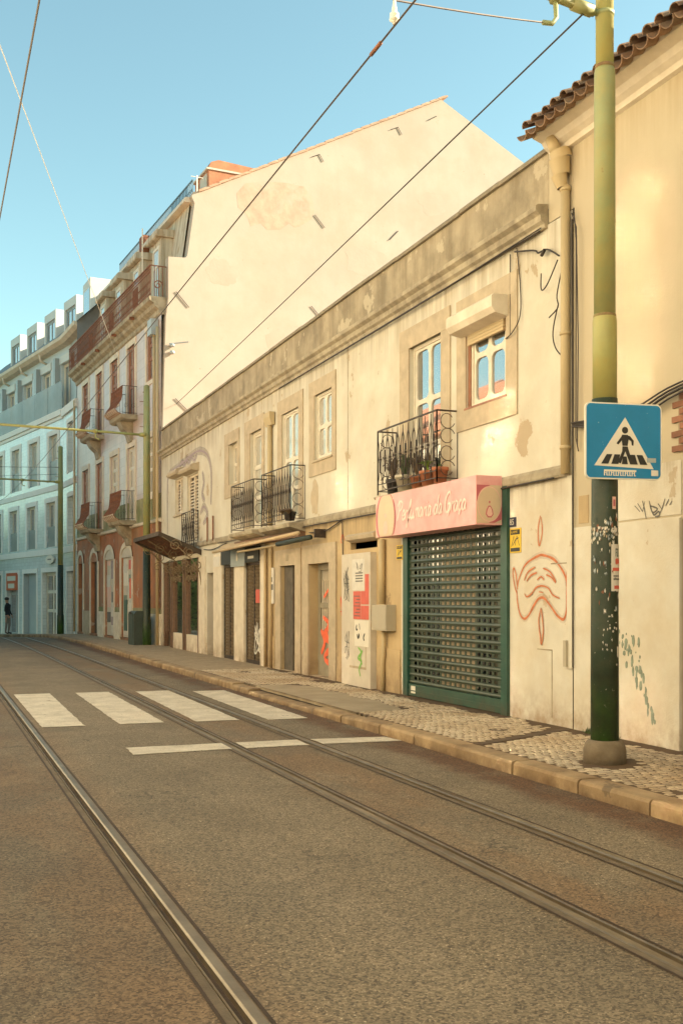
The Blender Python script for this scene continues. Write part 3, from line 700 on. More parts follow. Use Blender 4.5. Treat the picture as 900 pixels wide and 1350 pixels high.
surround(low, 19.89, 20.96, 3.2, 5.40, 19.62, 21.25, 3.2, 5.70)
window(low, .04, 19.89, 20.96, 3.2, 5.40, 2, (0, .28, .56, 1), rr=.1, name='french_window')
surround(low, 22.42, 23.31, 3.2, 5.35, 22.2, 23.75, 3.2, 5.66)
window(low, .08, 22.42, 23.31, 3.2, 5.35, 1, (0, .30, .64, 1), rr=.0, name='french_window', st=.06)
surround(low, 24.40, 25.15, 4.36, 5.34, 24.2, 25.55, 4.05, 5.64)
window(low, .11, 24.40, 25.15, 4.36, 5.34, 1, (0, .5, 1), rr=.0)
# louvred windows at the far end, each with a small hood
for (a, b, c, d) in ((30.24, 31.26, 4.06, 5.13), (28.38, 29.66, 3.15, 5.05)):
    lv = MB().box((.05, a, c), (.12, a+.06, d)).box((.05, b-.06, c), (.12, b, d)).box((.05, (a+b)/2-.05, c), (.12, (a+b)/2+.05, d)).box((.06, a+.06, d-.06), (.12, b-.06, d)).box((.06, a+.06, c), (.12, b-.06, c+.06))
    lo = lv.build('louvre_window', 'stone_pale', low)
    n = int((d-c-.12)/.09); sv = MB()
    for k in range(n):
        z = c+.07+k*.09
        for x0, x1 in ((a+.062, (a+b)/2-.052), ((a+b)/2+.052, b-.062)):
            sv.prism([(.11, z+.07), (.12, z+.075), (.065, z+.01), (.055, z+.005)], 'u', x0, x1)
    sv.build('louvres', 'stone_pale', lo)
    MB().prism([(0, d+.02), (-.22, d+.06), (-.25, d+.12), (-.22, d+.20), (0, d+.26)], 'u', a-.12, b+.12).build('window_hood', 'stone', low)
    if c > 4: MB().box((-.06, a-.08, c-.05), (.05, b+.08, c-.002)).build('window_sill', 'stone', low)

# balconies
def balcony(t0, u0, u1, z0, z1, slab_d=.12, pitch=.15, label=None, sides=True, corbel=True):
    s = MB().prism([(.0, z0-slab_d), (t0-.03, z0-slab_d*.55), (t0-.05, z0-slab_d*.3), (t0-.05, z0-.03), (.0, z0-.03)], 'u', u0-.05, u1+.05).build('balcony', 'cornice', low, label)
    rl = MB(); ornate_rail(rl, [(0, u0), (t0, u0), (t0, u1), (0, u1)], z0+.06, z1, pitch=pitch); rl.build('railing', 'iron', s)
    return s
b1 = balcony(-.32, 13.12, 15.18, 3.20, 4.19, pitch=.19, label='balcony with potted plants above the pink sign')
b2 = balcony(-.30, 19.53, 21.45, 3.10, 4.19, .2, .17, 'near balcony of the adjoining pair')
b3 = balcony(-.30, 22.05, 23.85, 3.12, 4.18, .2, .17, 'far balcony of the adjoining pair')
jb = MB(); ornate_rail(jb, [(-.02, 28.3), (-.14, 28.3), (-.14, 29.75), (-.02, 29.75)], 3.08, 4.0, pitch=.24); 
for k in range(3): scroll(jb, (-.16, 28.45+.5*k, 3.02), .1, 't' if False else 'u', .01)
jb.build('window_guard', 'iron', low, 'narrow iron guard of the louvred French window')
g2 = MB().box((-.04, 28.2, 2.95), (.02, 29.85, 3.06)); g2.build('guard_ledge', 'zinc', low)
for uu in (26.55, 27.15): MB().tube([(-.05, uu, 3.08), (-.05, uu, 3.72)], .022, 6).build('iron_stub', 'rust', low)

# pilasters, doors and gates of the ground floor
def pilaster(u0, u1, z1, m='stone_pale', p=.03): MB().box((-p, u0, 0), (.05, u1, z1)).build('pilaster', m, low)
surround(low, 18.14, 19.26, 0, 2.26, 17.78, 19.62, 0, 2.62, p=.035, name='door_surround')
surround(low, 20.08, 21.01, 0, 2.27, 19.72, 21.38, 0, 2.60, p=.03, name='door_surround')
MB().box((-.04, 20.45, 2.36), (-.028, 20.62, 2.5)).build('house_number', 'cornice', low)
dr = MB().box((0.17, 18.14, .12), (0.23, 18.26, 2.26)).box((0.17, 19.14, .12), (0.23, 19.26, 2.26)).box((0.17, 18.26, 2.14), (0.23, 19.14, 2.26)).box((0.17, 18.26, .12), (0.23, 19.14, .98)).box((0.165, 18.3, 1.42), (0.2, 19.1, 1.52))
do = dr.build('door', 'door_paint', low, 'grey street door with upper glass and orange-red graffiti')
MB().box((0.21, 18.26, .98), (0.22, 19.14, 2.14)).build('pane', 'curtain', do)
gb = MB()
for k in range(7): gb.box((0.185, 18.34+.115*k, 1.0), (0.2, 18.36+.115*k, 1.95))
gb.build('grille', 'stone_pale', do)
sg = MB()
for k, p in enumerate(([(18.95, 1.25), (18.6, 1.1), (18.9, .9), (18.5, .72), (18.85, .5), (18.6, .35)], [(18.45, 1.2), (18.75, .95), (18.42, .62), (18.7, .4)], [(19.05, 1.0), (18.85, .78), (19.05, .55)], [(18.4, 1.9), (18.9, 1.62)])):
    sg.ribbon(p, .13, .158, lift=.0006*k)
sg.build('graffiti', 'red_bright', do)
MB().box((.05, 19.262, 1.32), (0.17, 19.30, 1.52)).build('letter_box', 'zinc', low)
MB().box((.0, 18.14, .09), (0.23, 19.26, .13)).build('door_step', 'stone', low)
dr = MB().box((0.19, 20.08, .12), (0.25, 20.2, 2.27)).box((0.19, 20.89, .12), (0.25, 21.01, 2.27)).box((0.19, 20.2, 2.1), (0.25, 20.89, 2.27)).box((0.19, 20.2, .12), (0.25, 20.89, .9)).box((0.175, 20.3, .25), (0.2, 20.79, .8))
do = dr.build('door', 'pipe', low, 'half glazed door with a red sticker')
MB().box((0.22, 20.2, .9), (0.23, 20.89, 2.1)).build('pane', 'glass', do)
MB().box((0.205, 20.3, 1.35), (0.215, 20.62, 1.72)).build('sticker', 'red_bright', do)
MB().box((.0, 20.08, .09), (0.23, 21.01, .13)).build('door_step', 'stone', low)
dk = MB().box((.06, 20.46, .12), (.10, 21.006, 2.26)); dk.build('doorway_panel', 'dark_brown', low, 'dark grey panel on the left of the doorway')  # dark panel filling the left part of the opening
# lattice gates
for (a, b, lab) in ((22.47, 23.75, 'near folding lattice gate with pale graffiti'), (24.62, 25.75, 'far folding lattice gate')):
    gt = MB().box((.03, a, .12), (.07, a+.05, 2.42)).box((.03, b-.05, .12), (.07, b, 2.42)).box((.03, (a+b)/2-.02, .12), (.07, (a+b)/2+.02, 2.42)).box((.03, a+.05, 2.36), (.07, b-.05, 2.42)).box((.03, a+.05, .12), (.07, b-.05, .2))
    go = gt.build('lattice_gate', 'iron', low, lab)
    lt = MB(); hgt = 2.16; ww = b-a-.1; st = .085; k = -hgt
    while k < ww:
        for sg in (0, 1):
            x0, z0, x1, z1 = k, .2, k+hgt*.55, .2+hgt
            # clip to the frame
            pts = []
            for e in (0, 1):
                x = x0 if e == 0 else x1; z = z0 if e == 0 else z1
                if x < 0: z = z0+(0-x0)/(x1-x0)*(z1-z0); x = 0
                if x > ww: z = z0+(ww-x0)/(x1-x0)*(z1-z0); x = ww
                pts.append((x, z))
            if pts[1][0] > pts[0][0]+.01:
                q = [(.048+.008*sg, a+.05+(x if sg == 0 else ww-x), z) for x, z in pts]
                lt.tube(q, .008, 4, False)
        k += st
    lt.build('lattice', 'lattice', go)
    MB().box((.12, a, .12), (.13, b, 2.42)).build('pane', 'glass', go)
gs = MB()
for k in range(7):
    p = [(22.6+random.random()*.5, .35+random.random()*.75) for _ in range(4)]; gs.ribbon(p, .05, .028, lift=.0005*k)
gs.build('graffiti', 'white', low)
MB().box((.018, 22.65, 1.5), (.025, 22.95, 1.8)).build('poster', 'red', low, 'faded red notice on the near gate')
pilaster(22.02, 22.46, 2.72); pilaster(23.76, 24.61, 2.45); pilaster(25.76, 26.6, 2.72); pilaster(27.5, 28.2, 2.72)
fs = MB().box((-.06, 22.475, 2.425), (.1, 25.74, 2.78)).build('fascia', 'black', low, 'dark fascia over the two gates')
MB().box((-.075, 23.55, 2.35), (-.062, 24.75, 2.76)).build('fascia_panel', 'zinc', fs)
MB().box((-.082, 24.12, 2.48), (-.0755, 24.24, 2.66)).build('fascia_mark', 'white', fs)
MB().box((-.068, 22.85, 2.5), (-.0615, 23.3, 2.56)).build('fascia_mark', 'white', fs)
MB().box((-.045, 25.9, 2.40), (-.031, 26.55, 2.66)).build('tile_sign', 'paper', low, 'small pale tile sign above the narrow doorway')
MB().box((.3, 26.72, .12), (.34, 27.36, 2.27)).build('door', 'brown_wood', low, 'dark narrow doorway')
for u_ in (21.60, 22.0):
    pp = MB().tube([(-.05, u_, .12), (-.05, u_, 2.7)], .035, 8)
    pp.build('drainpipe', 'plaster_low', low)
hp = MB().prism([(-.14, 5.55), (-.14, 5.45), (-.09, 5.28), (-.02, 5.28), (-.02, 5.55)], 'u', 21.42, 21.86)
hp.tube([(-.06, 21.64, 5.3), (-.06, 21.64, 3.15)], .055, 8); hp.build('downpipe', 'pipe', low, 'short cream downpipe with hopper between French windows')
# glass shop window under the iron canopy
for u_ in (28.29, 29.85, 30.15, 31.6, 31.85, 32.75): MB().box((-.02, u_-.09, .12), (.1, u_+.09, 2.7)).build('shop_column', 'brown_wood', low)
MB().box((-.01, 28.38, .12), (.1, 29.76, .58)).build('stall_riser', 'stone_pale', low); MB().box((-.01, 30.24, .12), (.1, 31.51, .58)).build('stall_riser', 'stone_pale', low)
for a, b in ((28.38, 29.76), (30.24, 31.51), (31.94, 32.66)):
    MB().box((.05, a, .582), (.06, b, 2.7)).build('shop_window', M('shop glass', (.025, .03, .028), .015, .2, 2, bump=0, spec=1, ior=3.2, coat=1.) if 'shop glass' not in bpy.data.materials else bpy.data.materials['shop glass'], low)
sc_ = MB()
for k in range(12):
    uu = 28.5+k*.28
    if 29.7 < uu < 30.3: continue
    for zz, rr, sg in ((2.42, .14, 1), (2.18, .11, -1)): scroll(sc_, (-.03, uu, zz), rr*1.1, 'u', .016, 1.3, 0 if k % 2 else math.pi, sg)
sc_.build('scroll_grille', 'lattice', low)
# iron canopy: a sheet that rises outward, on scrolled brackets
cn = MB().prism([(.0, 2.84), (-1.12, 3.32), (-1.12, 3.35), (.0, 2.88)], 'u', 28.0, 31.7).box((-1.16, 27.98, 3.27), (-1.12, 31.72, 3.38))
for u_ in (28.0, 31.66): cn.prism([(.0, 2.76), (-1.13, 3.24), (-1.13, 3.37), (.0, 2.91)], 'u', u_-.03, u_-.002)
co_ = cn.build('canopy', 'canopy', low, 'rusty iron canopy over the glass shop front')
for u_ in (28.0, 29.9, 31.66):
    br = MB(); u_ = u_-.06 if u_ == 28.0 else u_; br.tube([(-.02, u_, 1.95), (-.06, u_, 2.3), (-.25, u_, 2.62), (-.62, u_, 2.95), (-1.08, u_, 3.24)], .016, 5)
    scroll(br, (-.72, u_, 3.02), .17, 't', .016, 1.6, 0, 1); scroll(br, (-.36, u_, 2.84), .15, 't', .016, 1.6, 2, 1); scroll(br, (-.13, u_, 2.5), .14, 't', .016, 1.5, 3, 1); scroll(br, (-.45, u_, 2.55), .13, 't', .014, 1.4, 1, 1)
    br.build('scroll_bracket', 'lattice', co_)
for k in range(12): MB().tube([(-.02, 28.2+k*.3, 2.835), (-1.1, 28.2+k*.3, 3.30)], .012, 4).build('canopy_rib', 'rust', co_)
# little moulded cap above the white board
MB().prism([(.0, 2.56), (-.10, 2.60), (-.12, 2.66), (-.06, 2.70), (.0, 2.70)], 'u', 15.86, 17.12).build('door_hood', 'stone', low)

# roller shutter: every slat with its row of openings
sh = MB().box((-.045, 11.70, .12), (.03, 11.86, 3.02)).build('roller_shutter', 'green', low, 'green roller shutter of perforated slats')
MB().box((-.04, 14.70, .12), (.03, 14.86, 2.58)).build('guide_rail', 'green', sh)
MB().box((-.02, 11.87, .13), (.05, 14.69, .31)).box((-.028, 11.87, .20), (-.021, 14.69, .215)).build('bottom_bar', 'green', sh)
MB().box((-.024, 14.45, .17), (-.0205, 14.6, .28)).build('sticker', 'white', sh)
p0, p1 = 11.87, 14.69; sh_h = .1135
sm_ = MB(); ncell = 17; w_ = (p1-p0-.24)/ncell
def slat(mb):
    a = 0.
    # curved rib below, pierced band above
    mb.add([(x, p0, z) for x, z in ((.012, 0), (-.004, .007), (-.010, .026), (-.004, .046), (.008, .053))]+[(x, p1, z) for x, z in ((.012, 0), (-.004, .007), (-.010, .026), (-.004, .046), (.008, .053))],
           [(k, k+1, k+6, k+5) for k in range(4)])
    mb.box((.004, p0, .0535), (.012, p0+.12, .1125)); mb.box((.004, p1-.12, .0535), (.012, p1, .1125))
    for k in range(ncell):
        x = p0+.12+k*w_
        mb.hole(x, x+w_, .0535, .1125, x+.026, x+w_-.026, .059, .107, .012, .004, .012, 2)
slat(sm_); slat_me = sm_.mesh('slat', 'green_slat')
for k in range(24):
    link('slat', slat_me, sh, (random.uniform(-.002, .002), 0, .315+k*sh_h))
MB().box((.075, 11.86, .12), (.08, 14.72, 3.0)).build('shop_glass', 'glass', low)
for a, b, m_ in ((12.72, 13.72, 'beige_print'), (12.05, 12.3, 'shutter_glass'), (14.2, 14.45, 'shutter_glass')): MB().box((.062, a, .35), (.0745, b, 2.95)).build('reflection_strip', m_, low)  # pale strips coloured to mimic the cream reflection between dark glass

# spray paint and marks
FACE = [[(10.98, 2.59), (11.03, 2.43), (11.01, 2.23), (10.94, 2.38), (10.96, 2.57)], [(11.52, 1.71), (11.47, 1.85), (11.31, 2.02), (11.03, 2.11), (10.89, 2.11), (10.67, 2.05), (10.48, 1.9), (10.41, 1.77), (10.41, 1.66), (10.42, 1.47), (10.48, 1.36), (10.61, 1.4), (10.74, 1.5), (10.89, 1.6), (11.01, 1.6), (11.12, 1.52), (11.24, 1.4), (11.35, 1.35), (11.45, 1.41), (11.51, 1.56), (11.53, 1.7)], [(11.52, 1.66), (11.57, 1.74), (11.62, 1.91), (11.6, 1.98), (11.55, 1.91), (11.52, 1.76)], [(10.4, 1.93), (10.42, 1.83), (10.41, 1.72)], [(11.35, 1.82), (11.26, 1.92), (11.09, 1.98)], [(11.29, 1.81), (11.19, 1.88), (11.05, 1.91)], [(10.92, 1.96), (10.76, 1.91), (10.63, 1.79)], [(10.85, 1.88), (10.74, 1.85), (10.64, 1.78)], [(11.05, 1.82), (10.96, 1.86), (10.89, 1.82)], [(11.34, 1.66), (11.28, 1.62), (11.17, 1.66), (11.07, 1.73), (10.94, 1.75), (10.8, 1.72), (10.7, 1.64), (10.56, 1.6)], [(11.01, 1.68), (10.91, 1.67)], [(10.96, 1.49), (11.01, 1.34), (10.98, 1.17), (10.95, 1.05), (10.91, 1.22), (10.94, 1.42), (10.96, 1.48)]]
fm = MB()
for k, p in enumerate(FACE): fm.ribbon(p, .034 if len(p) > 8 else .022, -.003, lift=.0005*k)
hm = MB()
for k, p in enumerate(FACE): hm.ribbon(p, .095 if len(p) > 8 else .06, -.001, lift=.0001*k)
hm.build('overspray', 'red_halo', low)['kind'] = 'stuff'
fm.build('graffiti', 'red_spray', low, 'red spray-painted face with curling moustache')
am = MB(); vm = MB()
for k, p in enumerate(([(32.37, 3.58), (32.37, 5.0), (32.1, 5.38), (30.92, 5.49), (29.95, 5.55), (28.8, 5.62), (28.05, 5.58), (27.33, 5.38), (26.97, 5.01), (26.9, 4.52), (26.97, 4.04)], [(30.67, 5.46), (30.31, 5.56), (30.07, 5.42), (29.71, 5.54), (29.48, 5.42), (29.14, 5.54), (28.8, 5.42), (28.48, 5.54)],
                       [(27.9, 5.0), (27.7, 4.7), (27.9, 4.4), (27.6, 4.2)], [(28.1, 3.9), (27.7, 4.05), (27.3, 3.8), (27.8, 3.6)])): (am.ribbon(p, .07, -.003, lift=.0005*k), vm.ribbon(p, .24, -.0008, lift=.0002*k))
vm.build('overspray', 'violet_halo', low)['kind'] = 'stuff'
am.build('graffiti', 'violet_spray', low, 'violet spray outline round the louvred windows')
rm = MB()
for k in range(5): rm.ribbon([(17.40+.22*random.random(), 1.30+.35*random.random()) for _ in range(5)], .02, -.003, lift=.0005*k)
rm.ribbon([(17.5, 1.4), (17.46, 1.2), (17.55, 1.05)], .012, -.003, lift=.004); rm.ribbon([(17.42, 2.62), (17.5, 2.75), (17.58, 2.62), (17.52, 2.58)], .02, -.003, lift=.004)
rm.build('graffiti', 'red_bright', low, 'small red scribble beside the glazed door')
def blotch(cu, cz, ru, rz, t, seed, n=26):
    l = []
    for k in range(n):
        q = 2*math.pi*k/n; f = 1+.35*noise.noise(Vector((math.cos(q)*1.7, math.sin(q)*1.7, seed)))+.15*noise.noise(Vector((math.cos(q)*5, math.sin(q)*5, seed)))
        l.append((cu+ru*f*math.cos(q), cz+rz*f*math.sin(q)))
    return l
MB().prism(blotch(18.95, 3.52, .2, .36, 0, 4), 't', -.004, .004).build('bare_plaster', 'stone', low, 'patch of bare brown plaster under a window')

# ---- things fixed to or standing by the low house
sg_t = thing('shop_sign', 'pink box sign with white script lettering over the green shutter', 'sign', (FX, 13.4, 2.53), 0, (0, 13.4, 2.53))
sx0, sx1, sz0, sz1, st = 11.81, 15.02, 2.53, 3.15, -.42
MB().box((st, sx0, sz0), (-.051, sx1, sz1)).build('sign_box', 'pink', sg_t)
# printed left end: pale ground, an oval with a bottle
MB().box((st-.003, 14.35, sz0+.003), (st-.001, 15.015, sz1-.003)).build('sign_print', 'pink_pale', sg_t)
def ell(cu, cz, ru, rz, n=32, a0=0, a1=360): return [(cu+ru*math.cos(R(a0+(a1-a0)*k/n)), cz+rz*math.sin(R(a0+(a1-a0)*k/n))) for k in range(n if a1-a0 == 360 else n+1)]
def crop(p, u0, u1, z0, z1): return [(min(max(a, u0), u1), min(max(b, z0), z1)) for a, b in p]
MB().prism(crop(ell(14.64, 2.80, .36, .42), 14.2, 15.01, sz0+.004, sz1-.004), 't', st-.006, st-.0035).build('sign_print', 'pink_dark', sg_t)
MB().prism(crop(ell(14.62, 2.80, .31, .40), 14.2, 15.01, sz0+.006, sz1-.006), 't', st-.009, st-.0065).build('sign_print', 'beige_print', sg_t)
bt = MB().prism([(14.69, 2.56), (14.72, 2.66), (14.66, 2.76), (14.60, 2.76), (14.54, 2.66), (14.57, 2.56)], 't', st-.012, st-.0095); bt.prism(ell(14.63, 2.84, .045, .035, 12), 't', st-.012, st-.0095)
bt.build('sign_print', 'pink_pale', sg_t)
def curve(pts): return pts
LET = {'P': (.46, [[(0, 0), (.1, .5), (.17, .95)], [(-.06, .78), (.08, 1), (.33, 1), (.42, .8), (.3, .58), (.12, .52)]]),
 'e': (.33, [[(0, .2), (.25, .3), (.22, .48), (.1, .5), (.02, .25), (.1, .03), (.25, .05), (.33, .15)]]), 'r': (.3, [[(0, .1), (.08, .5), (.12, .42), (.28, .5)], [(.08, .5), (.05, 0)]]),
 'f': (.28, [[(0, .1), (.2, .7), (.22, .98), (.14, .95), (.1, .5), (.02, -.35), (-.06, -.3), (.08, 0), (.3, .12)]]), 'u': (.4, [[(0, .5), (0, .15), (.08, .02), (.2, .1), (.26, .5)], [(.26, .5), (.25, .1), (.33, .03), (.4, .12)]]),
 'm': (.46, [[(0, 0), (.04, .5)], [(.03, .35), (.14, .5), (.2, .42), (.18, 0)], [(.19, .35), (.3, .5), (.37, .42), (.35, .05), (.45, .1)]]), 'a': (.37, [[(.26, .42), (.12, .5), (.02, .25), (.08, .03), (.2, .1), (.27, .48)], [(.27, .48), (.26, .08), (.36, .1)]]),
 'i': (.14, [[(0, .5), (0, .08), (.1, .08)], [(.02, .68), (.04, .74)]]), 'd': (.4, [[(.26, .42), (.12, .5), (.02, .25), (.08, .03), (.2, .1), (.27, .48)], [(.34, 1), (.29, .4), (.27, .08), (.36, .1)]]),
 'G': (.5, [[(.4, .85), (.25, 1), (.05, .8), (0, .4), (.12, .05), (.32, .1), (.38, .4)], [(.22, .42), (.42, .42), (.38, .1), (.3, -.15)]]), 'ç': (.28, [[(.24, .42), (.12, .5), (.01, .25), (.1, .02), (.26, .1)], [(.12, .02), (.16, -.1), (.08, -.16)]]), ' ': (.22, [])}
def script(mb, s, u_left, z, size, width, wd, t, lift0=0.):
    tot = sum(LET[c][0] for c in s); kx_ = width/(tot*1.0); x = 0; n = 0
    for c in s:
        for pl_ in LET[c][1]:
            mb.ribbon([(u_left-(x+a+.18*b)*kx_, z+b*size) for a, b in pl_], wd, t, lift=lift0+.0003*n, sub=5); n += 1
        x += LET[c][0]
lt = MB(); script(lt, 'Perfumaria da Graça', 14.22, 2.735, .27, 2.16, .034, st-.002); lt.build('lettering', 'sign_script', sg_t)
# right end: disc with a bottle between two rose swooshes
P_ = lambda poly, t0, t1: None
se = sx0
em = lambda pts, e0, m: MB().add([(p[0], se-e0, p[1]) for p in pts]+[(p[0], se-e0-.002, p[1]) for p in pts], [tuple(range(len(pts))), tuple(range(2*len(pts)-1, len(pts)-1, -1))]+[(i, (i+1) % len(pts), len(pts)+(i+1) % len(pts), len(pts)+i) for i in range(len(pts))]).build('sign_print', m, sg_t)
em([(-.415, 2.55), (-.06, 2.55), (-.06, 3.03), (-.415, 3.03)], .001, 'beige_print')
em([(-.415, 2.82), (-.415, 3.03), (-.22, 3.03), (-.33, 2.97)], .0035, 'pink_dark'); em([(-.06, 2.76), (-.06, 2.60), (-.16, 2.555), (-.24, 2.555), (-.13, 2.63)], .0035, 'pink_dark')
em([(-.238+.172*math.cos(R(a)), 2.79+.225*math.sin(R(a))) for a in range(0, 360, 12)], .006, 'pink_pale')
em([(-.238+.160*math.cos(R(a)), 2.79+.212*math.sin(R(a))) for a in range(0, 360, 12)], .0085, 'beige_print')
em([(-.29, 2.66), (-.26, 2.62), (-.21, 2.62), (-.18, 2.66), (-.19, 2.72), (-.22, 2.77), (-.25, 2.77), (-.28, 2.72)], .011, 'pink_dark')
em([(-.275, 2.665), (-.255, 2.637), (-.215, 2.637), (-.195, 2.665), (-.205, 2.715), (-.225, 2.755), (-.245, 2.755), (-.265, 2.715)], .0135, 'pink_pale')
em([(-.245, 2.80), (-.225, 2.80), (-.225, 2.83), (-.245, 2.83)], .011, 'pink_dark')

def plate(name, label, cat, u0, u1, z0, z1, m, t=-.012):
    p = thing(name, label, cat, (FX, (u0+u1)/2, z0), 0, (0, (u0+u1)/2, z0)); MB().box((t, u0, z0), (-.001, u1, z1)).build('plate', m, p); return p
n85 = plate('number_plate', 'dark enamel house number plate beside the shop sign', 'number plate', 11.54, 11.70, 2.495, 2.615, 'navy')
text(n85, '85', 'white', -.013, 11.68, 2.52, .075, .13)
for (u0, u1, z0, z1, lab) in ((11.42, 11.68, 2.17, 2.475, 'yellow alarm notice on the right of the green shutter'), (14.93, 15.16, 2.20, 2.43, 'yellow alarm notice on the left of the green shutter')):
    a = plate('alarm_notice', lab, 'sign', u0, u1, z0, z1, 'yellow')
    a['group'] = 'yellow alarm notices beside the shutter'
    h = z1-z0
    MB().box((-.0145, u0+.02, z1-.26*h), (-.0125, u1-.02, z1-.06*h)).build('print', 'black', a); MB().box((-.0145, u0+.02, z0+.05*h), (-.0125, u1-.02, z0+.2*h)).build('print', 'black', a)
    b_ = MB(); cu = (u0+u1)/2
    b_.ribbon([(u1-.04, z0+.25*h), (cu+.03, z0+.68*h), (cu, z0+.3*h), (cu-.04, z0+.68*h), (u0+.03, z0+.28*h)], .022, -.0128, sub=1); b_.ribbon([(cu+.06, z0+.3*h), (cu-.02, z0+.55*h), (u0+.04, z0+.6*h)], .018, -.0132, sub=1)
    b_.build('print', 'black', a)
    text(a, 'ALARME', 'yellow', -.0148, u1-.03, z1-.2*h, .03, (u1-u0)-.06)

bd = thing('notice_board', 'tall white board pasted with red and white posters, against the ochre wall', 'board', (FX, 16.62, .1), 0, (0, 16.62, .1))
MB().box((-.11, 15.98, .12), (-.001, 17.27, 2.36)).build('panel', 'board', bd)
MB().box((-.113, 16.2, .42), (-.1105, 16.9, .46)).box((-.113, 16.16, .42), (-.1105, 16.19, 1.2)).build('panel_moulding', 'stone', bd)
def poster(u0, u1, z0, z1, m, k=0): return MB().box((-.1135-.0015*k, u0, z0), (-.1105, u1, z1)).build('poster', m, bd)
poster(16.24, 16.78, 1.74, 2.26, 'paper'); poster(16.04, 16.2, 1.72, 2.0, 'red', 2)
for (a, b, c, d) in ((16.40, 16.72, 1.25, 1.72), (16.04, 16.38, 1.50, 1.72), (16.04, 16.38, 1.25, 1.48)): poster(a, b, c, d, 'red', 1)
poster(16.05, 16.66, .80, 1.235, 'white', 1)
tx = MB()
for k in range(4): tx.box((-.116, 16.3, 1.88+.045*k), (-.1136, 16.62, 1.90+.045*k))
for k in range(7): tx.box((-.1175, 16.42+.0*k, 1.30+.055*k), (-.1155, 16.68-.05*(k % 3), 1.315+.055*k))
tx.build('print', 'grey_spray', bd)['kind'] = 'stuff'
tx = MB()
for k, p in enumerate(([(16.56, 1.16), (16.58, 1.08), (16.52, 1.08)], [(16.45, 1.18), (16.42, 1.08)], [(16.54, 1.0), (16.5, .93), (16.46, 1.0), (16.44, .93)], [(16.2, 1.02), (16.26, .95), (16.22, .9)])): tx.ribbon(p, .04, -.1165, lift=.0004*k)
tx.build('print', 'black', bd)['kind'] = 'stuff'
gm = MB()
for k in range(9): gm.ribbon([(16.9+.28*random.random(), 1.55+.6*random.random()) for _ in range(4)], .014, -.112, lift=.0004*k)
for k in range(5): gm.ribbon([(16.88+.25*random.random(), .55+.5*random.random()) for _ in range(4)], .014, -.112, lift=.0004*k)
for k in range(3): gm.ribbon([(16.3+.3*random.random(), 2.02+.2*random.random()) for _ in range(4)], .014, -.1155, lift=.0004*k)
gm.build('graffiti', 'grey_spray', bd)['kind'] = 'stuff'
gm = MB(); gm.ribbon([(16.5, .78), (16.36, .7), (16.5, .6), (16.35, .55), (16.45, .42), (16.4, .3)], .05, -.1165); gm.ribbon([(16.3, .74), (16.4, .62), (16.32, .5)], .04, -.117); gm.build('graffiti', 'green_spray', bd)

mb_t = thing('meter_box', 'grey electric meter box on conduit between white board and shutter', 'meter box', (FX, 15.5, .1), 0, (0, 15.5, .1))
MB().box((-.17, 15.2, 1.09), (-.001, 15.78, 1.50)).build('box', 'meter', mb_t); MB().box((-.176, 15.22, 1.11), (-.171, 15.76, 1.48)).build('door', 'meter', mb_t)
MB().tube([(-.06, 15.62, 1.51), (-.06, 15.62, 2.55)], .05, 8).build('conduit', 'pipe', mb_t)
MB().tube([(-.06, 15.55, 1.08), (-.06, 15.55, .7), (-.06, 15.58, .6), (-.06, 15.58, .1)], .035, 8).build('conduit', 'pipe', mb_t)

aw = thing('awning', 'folded beige canvas awning on long arms below the adjoining balconies', 'awning', (FX, 22, 2.7), 0, (0, 22, 2.7))
MB().box((-.14, 19.5, 2.80), (-.001, 24.2, 2.92)).build('cassette', 'brown_wood', aw)
cv_ = MB().add([(-.02, 21.9, 2.94), (-.02, 25.6, 2.94), (-.50, 24.6, 2.70), (-.50, 21.9, 2.74), (-.02, 21.9, 2.92), (-.02, 25.6, 2.92), (-.50, 24.6, 2.68), (-.50, 21.9, 2.72)], [(0, 1, 2, 3), (4, 7, 6, 5), (0, 3, 7, 4), (1, 5, 6, 2), (2, 6, 7, 3), (0, 4, 5, 1)]).build('canvas', 'awning', aw)
MB().tube([(-.52, 18.4, 2.80), (-.52, 24.7, 2.70)], .035, 8).build('front_bar', 'awning', aw)
MB().tube([(-.14, 19.2, 2.72), (-.30, 21.5, 2.66), (-.5, 22.6, 2.62)], .025, 6).build('folding_arm', 'pipe', aw)
MB().tube([(-.22, 18.6, 2.74), (-.22, 20.6, 2.70)], .05, 8).build('roller', 'cab', aw)
MB().box((-.22, 18.36, 2.72), (-.001, 18.41, 2.88)).build('end_bracket', 'iron', aw)

ns = thing('name_sign', 'white vertical notice between the lattice gate and the first doorway', 'sign', (FX, 21.5, 1.49), 0, (0, 21.5, 1.49))
MB().box((-.05, 21.40, 1.49), (-.034, 21.70, 2.25)).build('plate', 'paper', ns); MB().box((-.053, 21.44, 1.78), (-.0505, 21.66, 1.90)).box((-.053, 21.5, 1.95), (-.0505, 21.56, 2.05)).build('print', 'grey_spray', ns)

